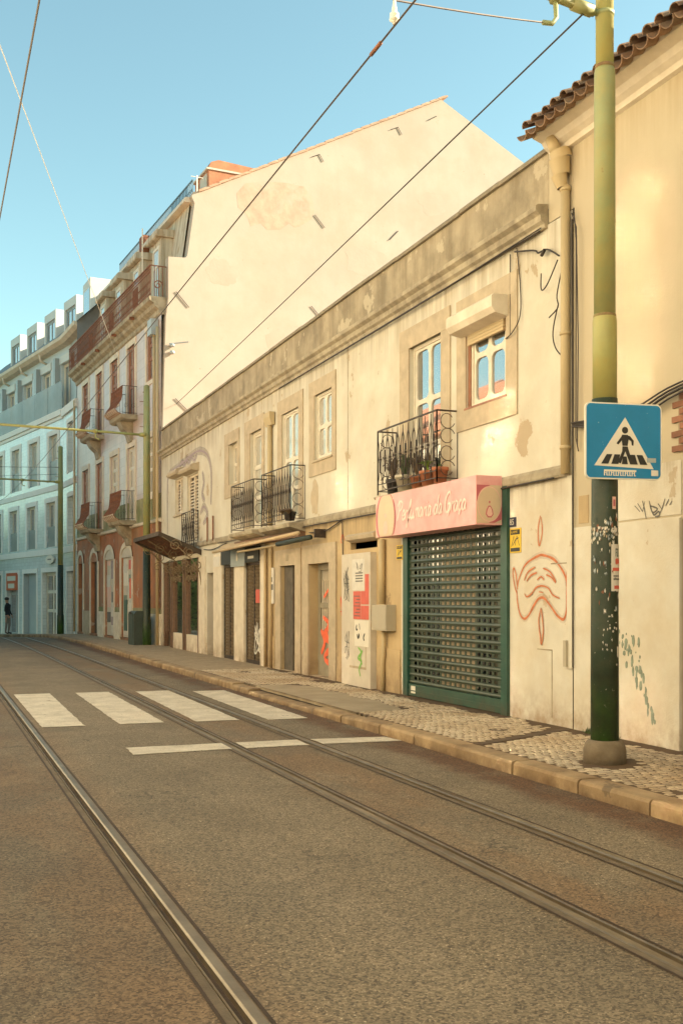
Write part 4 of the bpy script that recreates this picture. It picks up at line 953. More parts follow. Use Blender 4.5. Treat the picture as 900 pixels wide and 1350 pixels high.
# potted plants on the balcony over the sign
def plant_leaves(mb, c, n, h, spread, wd, droop=.0):
    for k in range(n):
        a = random.uniform(0, 6.283); s = random.uniform(.2, 1)*spread; hh = h*random.uniform(.5, 1)
        b = Vector(c); m_ = b+Vector((math.cos(a)*s*.5, math.sin(a)*s*.5, hh*.7)); e = b+Vector((math.cos(a)*s, math.sin(a)*s, hh*(1-droop)))
        x = Vector((-math.sin(a), math.cos(a), 0))*wd
        mb.add([b-x*.4, b+x*.4, m_+x, m_-x, e], [(0, 1, 2, 3), (3, 2, 4)])
POTS = [(14.88, 'plastic_pot', 'leaf_brown', .09, .16, 'dark pot with a dry straggling plant at the left end of the balcony'),
        (14.42, 'meter', 'leaf', .13, .17, 'wide grey pot of dull green spiky stems on the balcony'),
        (14.0, 'terracotta', 'leaf_brown', .09, .13, 'small terracotta pot with dark stems in the middle of the balcony'),
        (13.6, 'terracotta', 'leaf_bright', .12, .15, 'terracotta pot with a bright green rosette on the balcony'),
        (13.26, 'terracotta', 'leaf', .10, .16, 'pale terracotta pot with a tiny sprout at the right end of the balcony')]
for u_, pm, lm, r_, h_, lab in POTS:
    r_ *= 1.15; h_ *= 1.45
    t = thing('flower_pot', lab, 'potted plant', (FX-.2, u_, 3.19), 0, (0, 0, 0), 'flower pots on the balcony over the pink sign')
    MB().lathe((0, 0, 0), [(r_*.72, 0), (r_*.95, h_*.8), (r_*1.06, h_*.8), (r_*1.06, h_), (r_*.9, h_), (r_*.88, h_*.9)], 14).build('pot', pm, t)
    lf = MB(); 
    if lm == 'leaf_bright': plant_leaves(lf, (-.04, 0, h_+.06), 44, .12, .15, .04, .3); lf.tube([(0, 0, h_*.8), (-.04, 0, h_+.08)], .012, 5); 
    elif u_ < 13.3: plant_leaves(lf, (0, 0, h_*.85), 8, .10, .06, .015)
    else: plant_leaves(lf, (0, 0, h_*.85), 60, .42, .18, .02, .1)
    lf.build('leaves', lm, t)
    if lm == 'leaf_bright': plant_leaves(lf, (0, 0, 0), 0, 0, 0, 0)
    if lm == 'leaf_bright': l2 = MB(); plant_leaves(l2, (0, .05, h_*.85), 22, .32, .14, .014); l2.build('stems', 'leaf_brown', t)
t = thing('hanging_plant', 'dark bushy plant overhanging the corner of the near paired balcony', 'potted plant', (FX-.34, 19.6, 3.12), 0, (0, 0, 0))
MB().lathe((.08, .08, 0), [(.09, 0), (.12, .14), (.13, .14), (.13, .17), (.1, .16)], 12).build('pot', 'plastic_pot', t)
lf = MB()
for k in range(4): plant_leaves(lf, (.05*random.uniform(-1, 1), .2*random.uniform(-.5, 1), .12), 24, .16, .2, .03, .6)
lf.build('leaves', 'leaf_brown', t)

# cables and small pipes clipped along the front
cb = MB()
cb.cable([(-.06, 10.9, 5.96), (-.06, 14, 5.955), (-.06, 17, 5.95), (-.06, 21, 5.955)], .012, 5, False); cb.cable([(-.075, 10.85, 5.98), (-.075, 15, 5.93), (-.07, 19, 5.945)], .008, 5, False)
cb.cable([(-.02, 11.66, 5.92), (-.02, 11.66, 4.9)], .007, 5, False); cb.cable([(-.02, 11.5, 5.95), (-.02, 11.42, 5.5), (-.03, 11.40, 5.1), (-.06, 11.52, 4.92), (-.03, 11.75, 4.88)], .007, 5, False)
tag(cb.build('cable', 'cable', None), 'thin dark cables under the cornice, looping down beside the shuttered window', 'cable') if False else None
cbt = thing('cable', 'thin dark cables running under the cornice and looping beside the shuttered window', 'cable', (FX, 12, 5.9), 0, (0, 12, 5.9)); cb.build('strand', 'cable', cbt)
cb = MB()
cb.cable([(-.05, 10.5, 5.55), (-.05, 10.75, 5.70), (-.05, 10.95, 5.72), (-.05, 11.05, 5.78), (-.05, 11.5, 5.90)], .011, 5, False)
cb.cable([(-.07, 10.5, 5.5), (-.07, 10.72, 5.28), (-.07, 10.85, 5.25), (-.06, 10.87, 5.45)], .008, 5, False); cb.cable([(-.06, 10.42, 5.4), (-.08, 10.5, 5.1), (-.08, 10.48, 4.95), (-.07, 10.68, 4.88)], .008, 5, False)
cb.cable([(-.06, 10.5, 5.0), (-.07, 10.60, 4.7), (-.06, 10.56, 4.5), (-.05, 10.4, 4.35)], .008, 5, False)
cb.cable([(-.07, 10.78, 5.70), (-.06, 10.86, 5.66)], .022, 6)
cbt = thing('cable', 'tangle of loose cables hanging beside the hopper of the big downpipe', 'cable', (FX, 10.6, 5.2), 0, (0, 10.6, 5.2)); cb.build('strand', 'cable', cbt)
cb = MB()
cb.cable([(-.06, 10.6, 3.0), (-.065, 13, 2.985), (-.06, 16, 2.98), (-.065, 19, 2.985), (-.06, 22, 2.975), (-.06, 26, 2.99)], .012, 5, False); cb.cable([(-.03, 17.5, 2.98), (-.04, 16.8, 2.9), (-.03, 19.3, 2.86)][:1]+[(-.04, 18.3, 2.84), (-.03, 19.2, 2.86)], .012, 5, False); cb.cable([(-.03, 17.45, 2.98), (-.03, 17.42, 2.2)], .010, 5, False)
cb.cable([(-.03, 25.3, 2.96), (-.04, 26.6, 2.86), (-.03, 27.6, 2.9)], .012, 5, False)
cbt = thing('cable', 'thin dark cable sagging above the glazed door', 'cable', (FX, 18, 2.8), 0, (0, 18, 2.8)); cb.build('strand', 'cable', cbt)

# ================================================================== YELLOW HOUSE on the right
rise = .42
yel = thing('yellow_house', 'tall yellow house with tiled eaves at the right edge', 'building', (FX, 0, .1), 0, (0, 0, .1))
YA, YB = -26., 10.28
Hy = [(7.2, 8.42, 0, 2.36, .25)]
wall(MB(), YA, YB, 0, 6.9, Hy).build('wall', 'plaster_yellow', yel)
MB().box((-.012, 8.42, -.1), (-.001, 10.26, 2.40)).build('wall', 'plaster_face', yel, 'pale repainted lower panel of the yellow wall')
MB().box((-.03, 8.42, .0), (-.0125, 8.62, 2.385)).build('pilaster', 'plaster_face', yel)
wall(MB(), 8.42, 9.9, 2.42, 2.95, [], -.006).build('wall', 'plaster_face', yel, 'pale strip with a scrawled tag')
MB().box((.0, YB+.002, 6.03), (.3, 10.795, 6.9)).build('wall_return', 'plaster_yellow', yel)
MB().prism([(.31, 6.5), (.31, 6.905), (.01, 6.905), (.01, 7.05), (6, 7.0+6*rise), (12, 7.0), (12, 6.5)], 'u', 10.5, 10.69).build('gable_end', 'plaster_yellow', yel)
MB().box((.5, YA+.1, -.2), (9, YB+.1, 6.9)).build('interior', 'dark', yel)
MB().box((.2, 7.2, .12), (.245, 8.42, 2.36)).build('door', 'brown_wood', yel)
cp = [(.02, 6.72), (-.05, 6.74), (-.06, 6.80), (-.12, 6.84), (-.16, 6.90), (-.28, 6.94), (-.30, 6.99), (.02, 7.0)]
MB().prism(cp, 'u', YA, 10.70).build('cornice', 'stone_pale', yel)
MB().box((-.006, 9.98, 2.44), (-.001, 10.17, 2.75)).build('bare_plaster', 'plaster_low', yel)
# brick showing through the broken render at the edge
bk = MB().box((-.010, 7.9, 3.02), (.0, 8.46, 3.62)).build('mortar_bed', 'mortar', yel)
bme = MB().box((-.5, -.5, -.5), (.5, .5, .5)).mesh('brick', 'brick')
for r in range(8):
    for k in range(3):
        if r in (5,) and k == 2: continue
        u_ = 8.0+.22*k+(.11 if r % 2 else 0)+random.uniform(-.005, .005)
        if u_ < 8.5: link('brick', bme, bk, (-.012+random.uniform(-.004, .004), u_, 3.06+.072*r), (random.uniform(-.03, .03), 0, 0), (.022, min(.205, 2*(8.55-u_)), .058))
# roof: pan sheet plus a row of clay tiles at the eaves
def arc_tile(r, l, up=1, n=6, th=.012):
    mb = MB(); v = []
    for e in (0, 1):
        for k in range(n+1):
            q = math.pi*k/n; rr = r*(1-.12*e)
            for d in (0, th): v.append((e*l, -math.cos(q)*(rr-d), up*math.sin(q)*(rr-d)*.85))
    m = 2*(n+1); f = []
    for k in range(n):
        a = 2*k; f += [(a, a+2, m+a+2, m+a), (a+1, m+a+1, m+a+3, a+3), (a, a+1, a+3, a+2), (m+a, m+a+2, m+a+3, m+a+1)]
    return mb.add(v, f, False)
cov = arc_tile(.075, .5, 1).mesh('roof_tile', 'tile'); pan = arc_tile(.10, .5, -1).mesh('pan_tile', 'tile')
ang = math.atan(rise)
roof = MB().quad((-.3, YA, 7.02), (6, YA, 7.02+6.3*rise), (6, 10.72, 7.02+6.3*rise), (-.3, 10.72, 7.02)).quad((6, YA, 7.02+6.3*rise), (12, YA, 7.02), (12, 10.72, 7.02), (6, 10.72, 7.02+6.3*rise))
ro = roof.build('roof', 'tile', yel)
u_ = 10.66; k = 0
while u_ > 3.2:
    for (me, du, dz, nm) in ((pan, 0, .0, 'pan_tile'), (cov, -.10, .035, 'roof_tile')):
        for row in range(3 if me is cov else 1):
            link(nm, me, ro, (-.46+.42*row+random.uniform(-.012, .012), u_+du+random.uniform(-.008, .008), 6.96+dz+(.42*row)*rise+.015*row), (random.uniform(-.04, .04), -ang+random.uniform(-.02, .02), random.uniform(-.02, .02)))
    u_ -= .2; k += 1
rest = MB(); base_t = arc_tile(.085, .5, 1, 4); 
u_ = 3.1
while u_ > -8:
    rest.add([(x*.93-.46, y_+u_, z+x*rise+6.99) for x, y_, z in base_t.v], base_t.f); u_ -= .21
o = rest.build('eaves_tiles', 'tile', ro); o['kind'] = 'stuff'
# big downpipe with hopper
dp = MB().tube([(-.06, 10.36, 6.30), (-.06, 10.36, 3.02)], .055, 10)
dpo = dp.build('downpipe', 'pipe', yel, 'cream downpipe with hopper head at the corner of the house')
MB().box((-.022, 10.285, .80), (-.013, 10.385, 3.0)).build('pipe_casing', 'plaster_face', dpo)
hp = MB()
for (r0, z0), (r1, z1) in zip([(.12, 6.70), (.125, 6.60), (.095, 6.42)], [(.125, 6.60), (.095, 6.42), (.06, 6.28)]):
    hp.tube([(-.12, 10.39, z0), (-.09, 10.375, z1)], [r0, r1], 10, False)
hp.tube([(-.16, 10.50, 6.88), (-.13, 10.43, 6.69)], .07, 8); hp.build('hopper', 'pipe', dpo)
for z in (6.24, 4.6, 3.3): MB().tube([(-.06, 10.36, z), (-.06, 10.36, z+.04)], .066, 10).build('pipe_bracket', 'pipe', dpo)
sp = MB().tube([(-.03, 10.27, 5.9), (-.03, 10.26, 4.0), (-.03, 10.25, 2.1), (-.03, 10.25, .82)], .009, 5).tube([(-.05, 10.2, 6.0), (-.06, 10.14, 5.6), (-.05, 10.16, 3.4), (-.03, 10.14, 3.25)], .007, 5)
sp.tube([(-.05, 10.24, 5.95), (-.07, 10.12, 5.75), (-.06, 10.1, 4.5), (-.05, 10.13, 3.3)], .007, 5); sp.build('wall_cable', 'cable', yel)
MB().box((-.05, 10.36, .82), (-.013, 10.42, 1.12)).build('pipe_shoe', 'meter', yel)
gm = MB()
for k, p in enumerate([[(9.15, 2.56), (9.06, 2.49)], [(9.1, 2.58), (9.02, 2.49), (8.98, 2.59)], [(9.02, 2.6), (8.99, 2.52), (8.96, 2.41)], [(8.91, 2.59), (8.86, 2.47), (8.78, 2.5), (8.9, 2.54)], [(8.86, 2.47), (8.83, 2.44), (8.76, 2.47), (8.75, 2.43), (8.82, 2.42)], [(8.77, 2.55), (8.71, 2.49), (8.66, 2.59)], [(8.71, 2.49), (8.74, 2.45)], [(8.65, 2.52), (8.6, 2.58)], [(8.59, 2.52), (8.55, 2.56)]]):
    gm.ribbon(p, .02, -.009, lift=.0004*k, sub=1 if len(p) < 4 else 5)
gm.build('graffiti', 'grey_spray', yel, 'thin grey tag of spiky letters')
gm = MB()
for k in range(60):
    z = random.uniform(.35, 1.28); c_ = 9.34-.6*(1.22-z)+random.gauss(0, .09*(z-.1)); r_ = random.uniform(.005, .022)
    gm.prism(blotch(c_, z, r_, r_*random.uniform(1, 3.5), 0, k, 12), 't', -.0136-.0001*k, -.0122)
o = gm.build('paint_drip', 'teal_spray', yel, 'faded green dripped paint'); o['kind'] = 'stuff'
cb = MB()
for k, (dz, r_) in enumerate(((0, .014), (.03, .012), (-.04, .01), (.06, .01))):
    cb.cable([(-.05-.01*k, 10.2, 3.55+dz*.4), (-.09, 9.6, 3.48+dz), (-.10, 9.0, 3.46+dz*1.5), (-.08, 8.35, 3.62+dz), (-.06, 7.0, 3.68+dz)], r_, 5, False)
cbt = thing('cable', 'bundle of dark cables sagging across the yellow wall behind the blue sign', 'cable', (FX, 9, 3.5), 0, (0, 9, 3.5)); cb.build('strand', 'cable', cbt)

# ================================================================== TRAM POLES, SIGN, WIRES
pl = thing('tram_pole', 'tall green tram pole with a stickered dark base, nearest the camera', 'pole', (5.68, 8.09, .1), 0, (0, 0, 0), 'tram poles along the pavement')
MB().lathe((0, 0, .0), [(.19, 0), (.19, .13), (.175, .19), (.155, .215), (.125, .225)], 20).build('concrete_base', 'concrete', pl)
MB().lathe((0, 0, 0), [(.126, .2), (.124, 1.2), (.117, 2.6), (.115, 3.30)], 24).build('lower_shaft', 'pole_low', pl)
MB().lathe((0, 0, 0), [(.108, 3.30), (.108, 4.0), (.103, 4.035), (.096, 4.05)], 24).build('middle_shaft', 'pole_lit', pl)
MB().lathe((0, 0, 0), [(.096, 4.05), (.094, 6.18), (.092, 6.26), (.083, 6.30)], 24).build('upper_shaft', 'pole_mid', pl)
MB().lathe((0, 0, 0), [(.080, 6.30), (.078, 8.4), (.05, 8.46)], 24).build('top_shaft', 'pole_lit', pl)
MB().lathe((0, 0, 0), [(.096, 4.02), (.101, 4.03), (.101, 4.06), (.097, 4.065)], 24).lathe((0, 0, 0), [(.083, 6.285), (.09, 6.29), (.09, 6.31), (.082, 6.32)], 24).build('joint_ring', 'ring', pl)
arm = MB().tube([(-.11, 0, 6.78), (-.5, 0, 6.83), (-3.6, -.1, 7.0)], .042, 8).build('bracket_arm', 'pole_mid', pl)
MB().tube([(-.14, 0, 6.785), (-.34, 0, 6.81)], .058, 8).tube([(.0, 0, 6.76), (.0, 0, 6.80)], .086, 12).tube([(-.05, 0, 6.78), (-.14, 0, 6.785)], .03, 6).build('arm_clamp', 'pole_mid', arm)
MB().tube([(-.52, 0, 6.82), (-.52, -.02, 6.64), (-.56, -.02, 6.58), (-.66, -.02, 6.57)], .022, 6).tube([(-.52, 0, 6.79), (-.52, 0, 6.87)], .055, 8).build('pull_off', 'pole_mid', arm)
MB().tube([(-.09, .02, 7.1), (-.2, 0, 6.95), (-.32, 0, 6.86)], .012, 5).build('tie_rod', 'rust', arm)
# stickers and torn posters, bent round the shaft
def wrap(name, m, a0, a1, z0, z1, r=.1195, ragged_=0, lab=None):
    v = []; f = []; n = 8
    for k in range(n+1):
        q = R(a0+(a1-a0)*k/n); jz0 = z0+ragged_*noise.noise(Vector((k*.9, z0*7, 1))); jz1 = z1+ragged_*noise.noise(Vector((k*.9, z1*7, 2)))
        for rr in (r, r+.0015): v += [(rr*math.cos(q), rr*math.sin(q), jz0), (rr*math.cos(q), rr*math.sin(q), jz1)]
    for k in range(n): a = 4*k; f += [(a+2, a+6, a+7, a+3), (a, a+1, a+5, a+4), (a+1, a+3, a+7, a+5), (a, a+4, a+6, a+2)]
    return MB().add(v, f).build(name, m, pl, lab)
# angles: 180 faces the road, 270 faces back down the street; camera sees about 145-325, centred near 235
wrap('sticker', 'pink_pale', 268, 287, 2.30, 2.41, .1215); wrap('sticker', 'pink_dark', 272, 283, 2.325, 2.385, .1235)
for k in range(95):
    a = random.uniform(150, 305); z = random.gauss(2.08, .06) if k < 70 else random.uniform(1.35, 1.95)
    wrap('torn_paper', random.choice(['paper', 'white', 'zinc', 'stone', 'paper', 'cab', 'rust']), a, a+random.uniform(3, 11), z, z+random.uniform(.008, .035), .1225+.00004*k, .03)
pz = wrap('poster', 'paper', 262, 318, 1.565, 1.985, .1245, .01, 'torn poster with red and green print')
wrap('print', 'red', 268, 316, 1.745, 1.775, .1265, .004); wrap('print', 'red', 276, 314, 1.585, 1.615, .1265, .004); wrap('print', 'red', 282, 316, 1.805, 1.855, .1265, .03); wrap('print', 'grey_spray', 272, 314, 1.665, 1.680, .1265, .004); wrap('print', 'grey_spray', 272, 306, 1.695, 1.707, .1265, .004)
# FO.. lettering on the poster
for (a, z0, z1) in ((283, 1.875, 1.945),): wrap('print', 'green', a, a+2.5, z0, z1, .1265)
wrap('print', 'green', 283, 290, 1.935, 1.947, .1267); wrap('print', 'green', 283, 288, 1.905, 1.915, .1267)
for (a0, a1, z0, z1) in ((293, 295, 1.875, 1.945), (300, 302, 1.875, 1.945), (293, 302, 1.935, 1.947), (293, 302, 1.873, 1.885)): wrap('print', 'green', a0, a1, z0, z1, .1268)
for k in range(22):
    a = random.uniform(225, 300); z = random.uniform(.9, 1.4); wrap('scratch', 'paper', a, a+random.uniform(2, 9), z, z+random.uniform(.004, .012), .1255, .02)
wrap('sticker', 'paper', 292, 304, .98, 1.06, .1265, .03)

# crossing sign: local frame x to the right of the plate, z up, face towards -y
SW, SHT = .745, .68
sgn = thing('crossing_sign', 'square blue pedestrian crossing sign clamped to the near pole', 'road sign', (5.62, 7.93, 2.66), -8, (0, 0, 0))
cl = MB().box((-.06, .02, .12), (.16, .05, .17)).box((-.06, .02, .50), (.16, .05, .55)).build('clamp', 'zinc', sgn)
def rrect(x0, x1, z0, z1, r, n=6):
    p = []
    for cx_, cz_, a0 in ((x1-r, z1-r, 0), (x0+r, z1-r, 90), (x0+r, z0+r, 180), (x1-r, z0+r, 270)):
        for k in range(n+1): q = R(a0+90*k/n); p.append((cx_+r*math.cos(q), cz_+r*math.sin(q)))
    return p
SX = -.235
tilt = lambda x, y_, z: (x, y_, z-.0*(x))
pp_ = MB().prism(rrect(SX, SX+SW, 0, SHT, .05), 'u', 0, .02).build('plate', 'white', sgn)
MB().prism(rrect(SX+.012, SX+SW-.012, .012, SHT-.012, .042), 'u', -.002, -.0002).build('face', 'blue', pp_)
fx = lambda a: SX+SW*a; fz = lambda b: SHT*(1-b)
# fractions measured across the plate
MB().prism([(fx(.515), fz(.185)), (fx(.115), fz(.825)), (fx(.89), fz(.855))], 'u', -.004, -.0022).build('triangle', 'white', pp_)
mn = MB(); Q = lambda pts, k: mn.prism([(fx(a), fz(b)) for a, b in pts], 'u', -.0062-.0004*k, -.0042)
mn.prism([(fx(.512)+.030*math.cos(R(a)), fz(.355)+.030*math.sin(R(a))) for a in range(0, 360, 20)], 'u', -.0062, -.0042)
Q([(.465, .435), (.475, .415), (.545, .415), (.565, .435), (.545, .56), (.478, .56)], 1)
Q([(.475, .425), (.50, .45), (.425, .545), (.40, .53)], 2); Q([(.545, .425), (.575, .43), (.625, .49), (.62, .555), (.60, .55), (.595, .50), (.54, .46)], 3)
Q([(.478, .568), (.545, .568), (.56, .62), (.615, .79), (.58, .80), (.515, .63), (.455, .79), (.42, .78), (.475, .63)], 4)
for a in (.27, .39, .50, .62, .735):
    k_ = .03 if a < .5 else -.0
    sl_ = (.515-a)*.16
    Q([(a-.035+sl_, .675), (a+.035+sl_, .675), (a+.045-sl_*.6, .80), (a-.045-sl_*.6, .80)] if abs(a-.5) > .02 else [(.485, .70), (.53, .70), (.545, .80), (.47, .80)], 5+int(a*10))
mn.build('pictogram', 'black', pp_)
sc2 = MB()
sc2.box((fx(.24), -.0045, fz(.90)), (fx(.66), -.0022, fz(.875))); 
random.seed(3)
for k in range(14):
    a = .24+.03*k; sc2.box((fx(a), -.0048, fz(.955)), (fx(a+.012), -.0022, fz(.882))); sc2.box((fx(a), -.0046, fz(.955 if k % 3 else .92)), (fx(a+.026), -.0022, fz(.945 if k % 3 else .91)))
sc2.build('scrawl', 'white', pp_)
MB().box((fx(.86), -.0052, fz(.945)), (fx(.95), -.0022, fz(.87))).build('sticker', 'paper', pp_); MB().box((fx(.80), -.0052, fz(.77)), (fx(.92), -.0042, fz(.71))).build('sticker', 'zinc', pp_)

# far poles
def far_pole(x, y_, h, arm_z, arm_len, lab, alab=None, zb=.1, ms=('pole_mid', 'pole_lit')):
    p = thing('tram_pole', lab, 'pole', (x, y_, zb), 0, (0, 0, zb), 'tram poles along the pavement')
    MB().lathe((0, 0, zb), [(.15, 0), (.15, .8), (.13, .85), (.12, 3.0)], 12).build('lower_shaft', 'pole_low', p)
    MB().lathe((0, 0, zb), [(.115, 3.0), (.11, arm_z-.1-zb), (.10, h-zb), (.03, h+.04-zb)], 12).build('upper_shaft', ms[0], p)
    a = MB().tube([(-.1, 0, arm_z), (-1.2, 0, arm_z+.03), (-arm_len, 0, arm_z+.10)], .04, 6).build('bracket_arm', 'pole_lit', p)
    f_ = MB().tube([(-.1, 0, arm_z-.05), (-.1, 0, arm_z+.06)], .13, 10)
    for d in (1.6, arm_len*.82): f_.tube([(-d, 0, arm_z+.1), (-d, 0, arm_z-.18), (-d+.12, 0, arm_z-.22)], .022, 5); f_.tube([(-d-.06, 0, arm_z+.035), (-d+.06, 0, arm_z+.04)], .07, 6)
    f_.build('arm_fitting', 'pole_lit', a)
    tr = MB().tube([(-.08, 0, h-.2), (-.12, 0, h-.2)], .02, 5)
    for k in range(3): tr.tube([(0, 0, h-.5-k*.4), (-.22, 0, h-.5-k*.4)], .012, 4)
    tr.build('step_bolt', 'rust', p)
    return p
far_pole(6.42, 33.75, 8.36, 6.80, 5.6, 'slim green tram pole with a long arm toned sunlit yellow beside the pink house')
far_pole(5.28, 47.5, 8.2, 6.66, 5.4, 'farther green tram pole in front of the blue-grey building', zb=.05)

def wire(name, lab, pts, r, m='wire', sag=0., n=16, group='overhead tram wires'):
    P = []
    a, b = Vector(pts[0]), Vector(pts[-1])
    for k in range(n+1):
        x = k/n; v = a.lerp(b, x); v.z -= sag*4*x*(1-x); P.append(v)
    mb = MB().tube(P, r, 5, False)
    return mb.build(name, m, None, lab, 'wire', group)
cw = thing('contact_wire', 'brown contact wire over the right-hand track, held by a white insulator', 'wire', (3.02, 14, 5.6), 0, (3.02, 14, 5.6), 'overhead tram wires')
MB().tube([(3.02+bend(y_), y_, 5.6+(.0 if y_ > 0 else 0)) for y_ in (-6, 0, 4, 6.0, 8, 12, 16, 20, 24, 28, 32, 36, 40, 44, 48)], .0075, 5, False).build('strand', 'wire', cw)
ins = MB().lathe((3.02, 6.78, 5.61), [(.012, 0), (.015, .02), (.035, .03), (.035, .045), (.02, .05), (.032, .06), (.032, .075), (.018, .08), (.02, .10), (.014, .13), (.008, .18)], 12).build('insulator', 'white', cw)
MB().tube([(3.02, 7.02, 5.6), (3.02, 7.2, 5.6)], .016, 6).build('splice', 'rust', cw)
wire('span_wire', 'thin wire from the near arm to the white insulator', [(5.02, 8.07, 6.67), (3.02, 6.78, 5.78)], .007, 'wire', .01, 4)
wire('span_wire', 'short wire running left from the white insulator out of the top of the picture', [(3.02, 6.78, 5.78), (-2.2, 5.6, 7.2)], .007, 'wire', .0, 6)
wire('feeder_cable', 'straight dark cable from the near arm to a bracket on the tall gable wall', [(5.45, 8.09, 6.84), (7.25, 33.2, 7.75)], .009, 'cable', .02, 20)
wire('contact_wire', 'wire over the left-hand track along the left edge of the sky', [(.68, -4, 5.62), (.68, 30, 5.58)], .0075, 'wire', .0, 20)
wire('span_wire', 'thin pale wire slanting up from the pink house to the left edge', [(6.30, 38.5, 10.2), (-2.55, -2.9, 6.35)], .0065, 'wire_pale', .0, 16)
wire('span_wire', 'thin wire across the street before the blue-grey building', [(5.2, 47.4, 7.3), (-3.5, 49, 7.4)], .010, 'cable', .08, 8)
wire('span_wire', 'lower thin wire across the street in front of the blue-grey building', [(5.2, 47.4, 7.0), (-3.2, 52, 7.0)], .008, 'cable', .05, 8)

# ================================================================== PINK HOUSE (frame: t into the building, u away along its front)
PX, PY, PA = 6.8, 33.3, 4.5
pk = thing('tiled_house', 'four-storey house in lilac tiles with a rusty balcony and a tall blank cream gable', 'building', (PX, PY, 0), PA, (0, 0, 0))
L_ = 12.7
BAY = [(.66, 1.71), (3.21, 4.25), (5.60, 6.72), (8.07, 9.11), (10.50, 11.60)]
G_DOORS = [(3.62, 5.10), (6.22, 7.60), (8.85, 10.05), (11.5, 12.45)]
Hg = [(a, b, .2, 3.05, .22) for a, b in G_DOORS]
H2 = [(a, b, 4.25 if i in (1, 3) else 4.97, 6.85, .16) for i, (a, b) in enumerate(BAY)]
H3 = [(a, b, 7.85 if i in (1, 3) else 8.72, 10.36, .16) for i, (a, b) in enumerate(BAY)]
wall(MB(), .0, L_, -.6, 4.02, Hg).build('wall', 'plaster_orange', pk, 'peeling orange ground floor wall')
wall(MB(), .0, L_, 4.14, 4.95, [h for h in H2 if h[2] < 4.9]).build('wall', 'moss', pk, 'mossy stained band under the first floor windows')
wall(MB(), .0, L_, 4.95, 10.58, [(a, b, max(c, 4.95), d, e) for a, b, c, d, e in H2]+H3).build('wall', 'tiles_pink', pk, 'lilac tiled upper wall')
MB().prism([(0, 4.02), (-.08, 4.04), (-.10, 4.12), (-.03, 4.15), (.05, 4.15), (.05, 4.02)], 'u', 0, L_).build('string_course', 'stone_pale', pk)
MB().box((.5, .25, -.5), (12, L_-.1, 11.0)).build('interior', 'dark', pk)
# arched door heads, plinths, door leaves
for i, (a, b) in enumerate(G_DOORS):
    c_ = (a+b)/2; rr = (b-a)/2; n = 12
    arc = MB()
    inn = [(c_+rr*math.cos(R(q)), 3.05+.36*math.sin(R(q))) for q in range(0, 181, 15)]; ou = [(c_+(rr+.16)*math.cos(R(q)), 3.05+.56*math.sin(R(q))) for q in range(0, 181, 15)]
    v = [(-.04, x, z) for x, z in inn]+[(-.04, x, z) for x, z in ou]+[(.22, x, z) for x, z in inn]; m_ = len(inn)
    arc.add(v, [(k, k+1, m_+k+1, m_+k) for k in range(m_-1)]+[(k, 2*m_+k, 2*m_+k+1, k+1) for k in range(m_-1)]+[(k, k+m_, k+m_, k) for k in range(0)])
    arc.box((-.04, a-.16, .2), (.02, a-.002, 3.05)).box((-.04, b+.002, .2), (.02, b+.16, 3.05))
    so_ = arc.build('door_surround', 'stone_pale' if i > 1 else 'stone_pale', pk)
    tym = MB(); tym.prism(inn, 't', -.006 if i < 2 else .06, -.003 if i < 2 else .1); tym.build('arched_head', 'board' if i < 2 else 'dark', so_)
    if i < 2:
        dd = MB().box((.06, a, .22), (.12, c_-.01, 3.05)).box((.06, c_+.01, .22), (.12, b, 3.05)); do = dd.build('door', 'board', pk, 'boarded pale double door pasted with %s posters' % ('red and green' if i == 0 else 'violet and white'))
        pm = ['paper', 'red', 'teal_spray', 'white'] if i == 0 else ['violet_spray', 'paper', 'pink_pale', 'grey_spray']
        random.seed(20+i)
        for lu0, lu1 in ((a+.03, c_-.03), (c_+.03, b-.03)):
            z = .3; k = 0
            while z < 2.95:
                h_ = min(random.uniform(.25, .6), 3.02-z); x0 = lu0+random.uniform(0, .12); x1 = lu1-random.uniform(0, .12)
                if random.random() < .85: MB().box((.05-.0011*k, x0, z), (.0598, x1, z+h_-.01)).build('poster', random.choice(pm), do)
                z += h_*random.uniform(.75, 1.0); k += 1
        if i == 0: MB().box((.032, c_+.1, .45), (.0598, c_+.55, 1.55)).build('poster', 'green', do)
        if i == 0: MB().box((.032, a+.08, 1.6), (.0598, a+.5, 2.3)).build('poster', 'red_bright', do)
    else: MB().box((.14, a, .22), (.18, b, 3.05)).build('door', 'dark_brown', pk, 'dark panel coloured like the shade in an open arched doorway')  # dark sheet stands in for the shade of an open doorway
cuts = [0]+[x for a, b in G_DOORS for x in (a-.165, b+.165)]+[L_]
for k in range(0, len(cuts), 2):
    if cuts[k+1]-cuts[k] > .1: MB().box((-.05, cuts[k], -.4), (.01, cuts[k+1], 1.1)).build('plinth', 'white_plinth' if cuts[k] < 9 else 'stone', pk)
    if cuts[k] < 8: MB().box((-.012, cuts[k], 1.1), (.01, cuts[k+1], 1.28)).build('paint_band', 'moss', pk)
# windows
random.seed(11)
for fl, bays in ((2, H2), (3, H3)):
    for i, (a, b, c, d, e) in enumerate(bays):
        surround(pk, a, b, c, d, a-.16, b+.16, c-(.14 if i % 2 == 0 else 0), d+.2, 'stone_pale' if fl == 2 else 'plaster_orange' if False else 'stone_pale', .03)
        window(pk, .06, a, b, c, d, 2, (0, .45, .74, 1), frame='red_wood' if fl == 3 or i > 2 else 'white_wood', pane='glass_sky' if fl == 3 else 'curtain', rr=0, st=.07, name='window' if i % 2 == 0 else 'french_window')
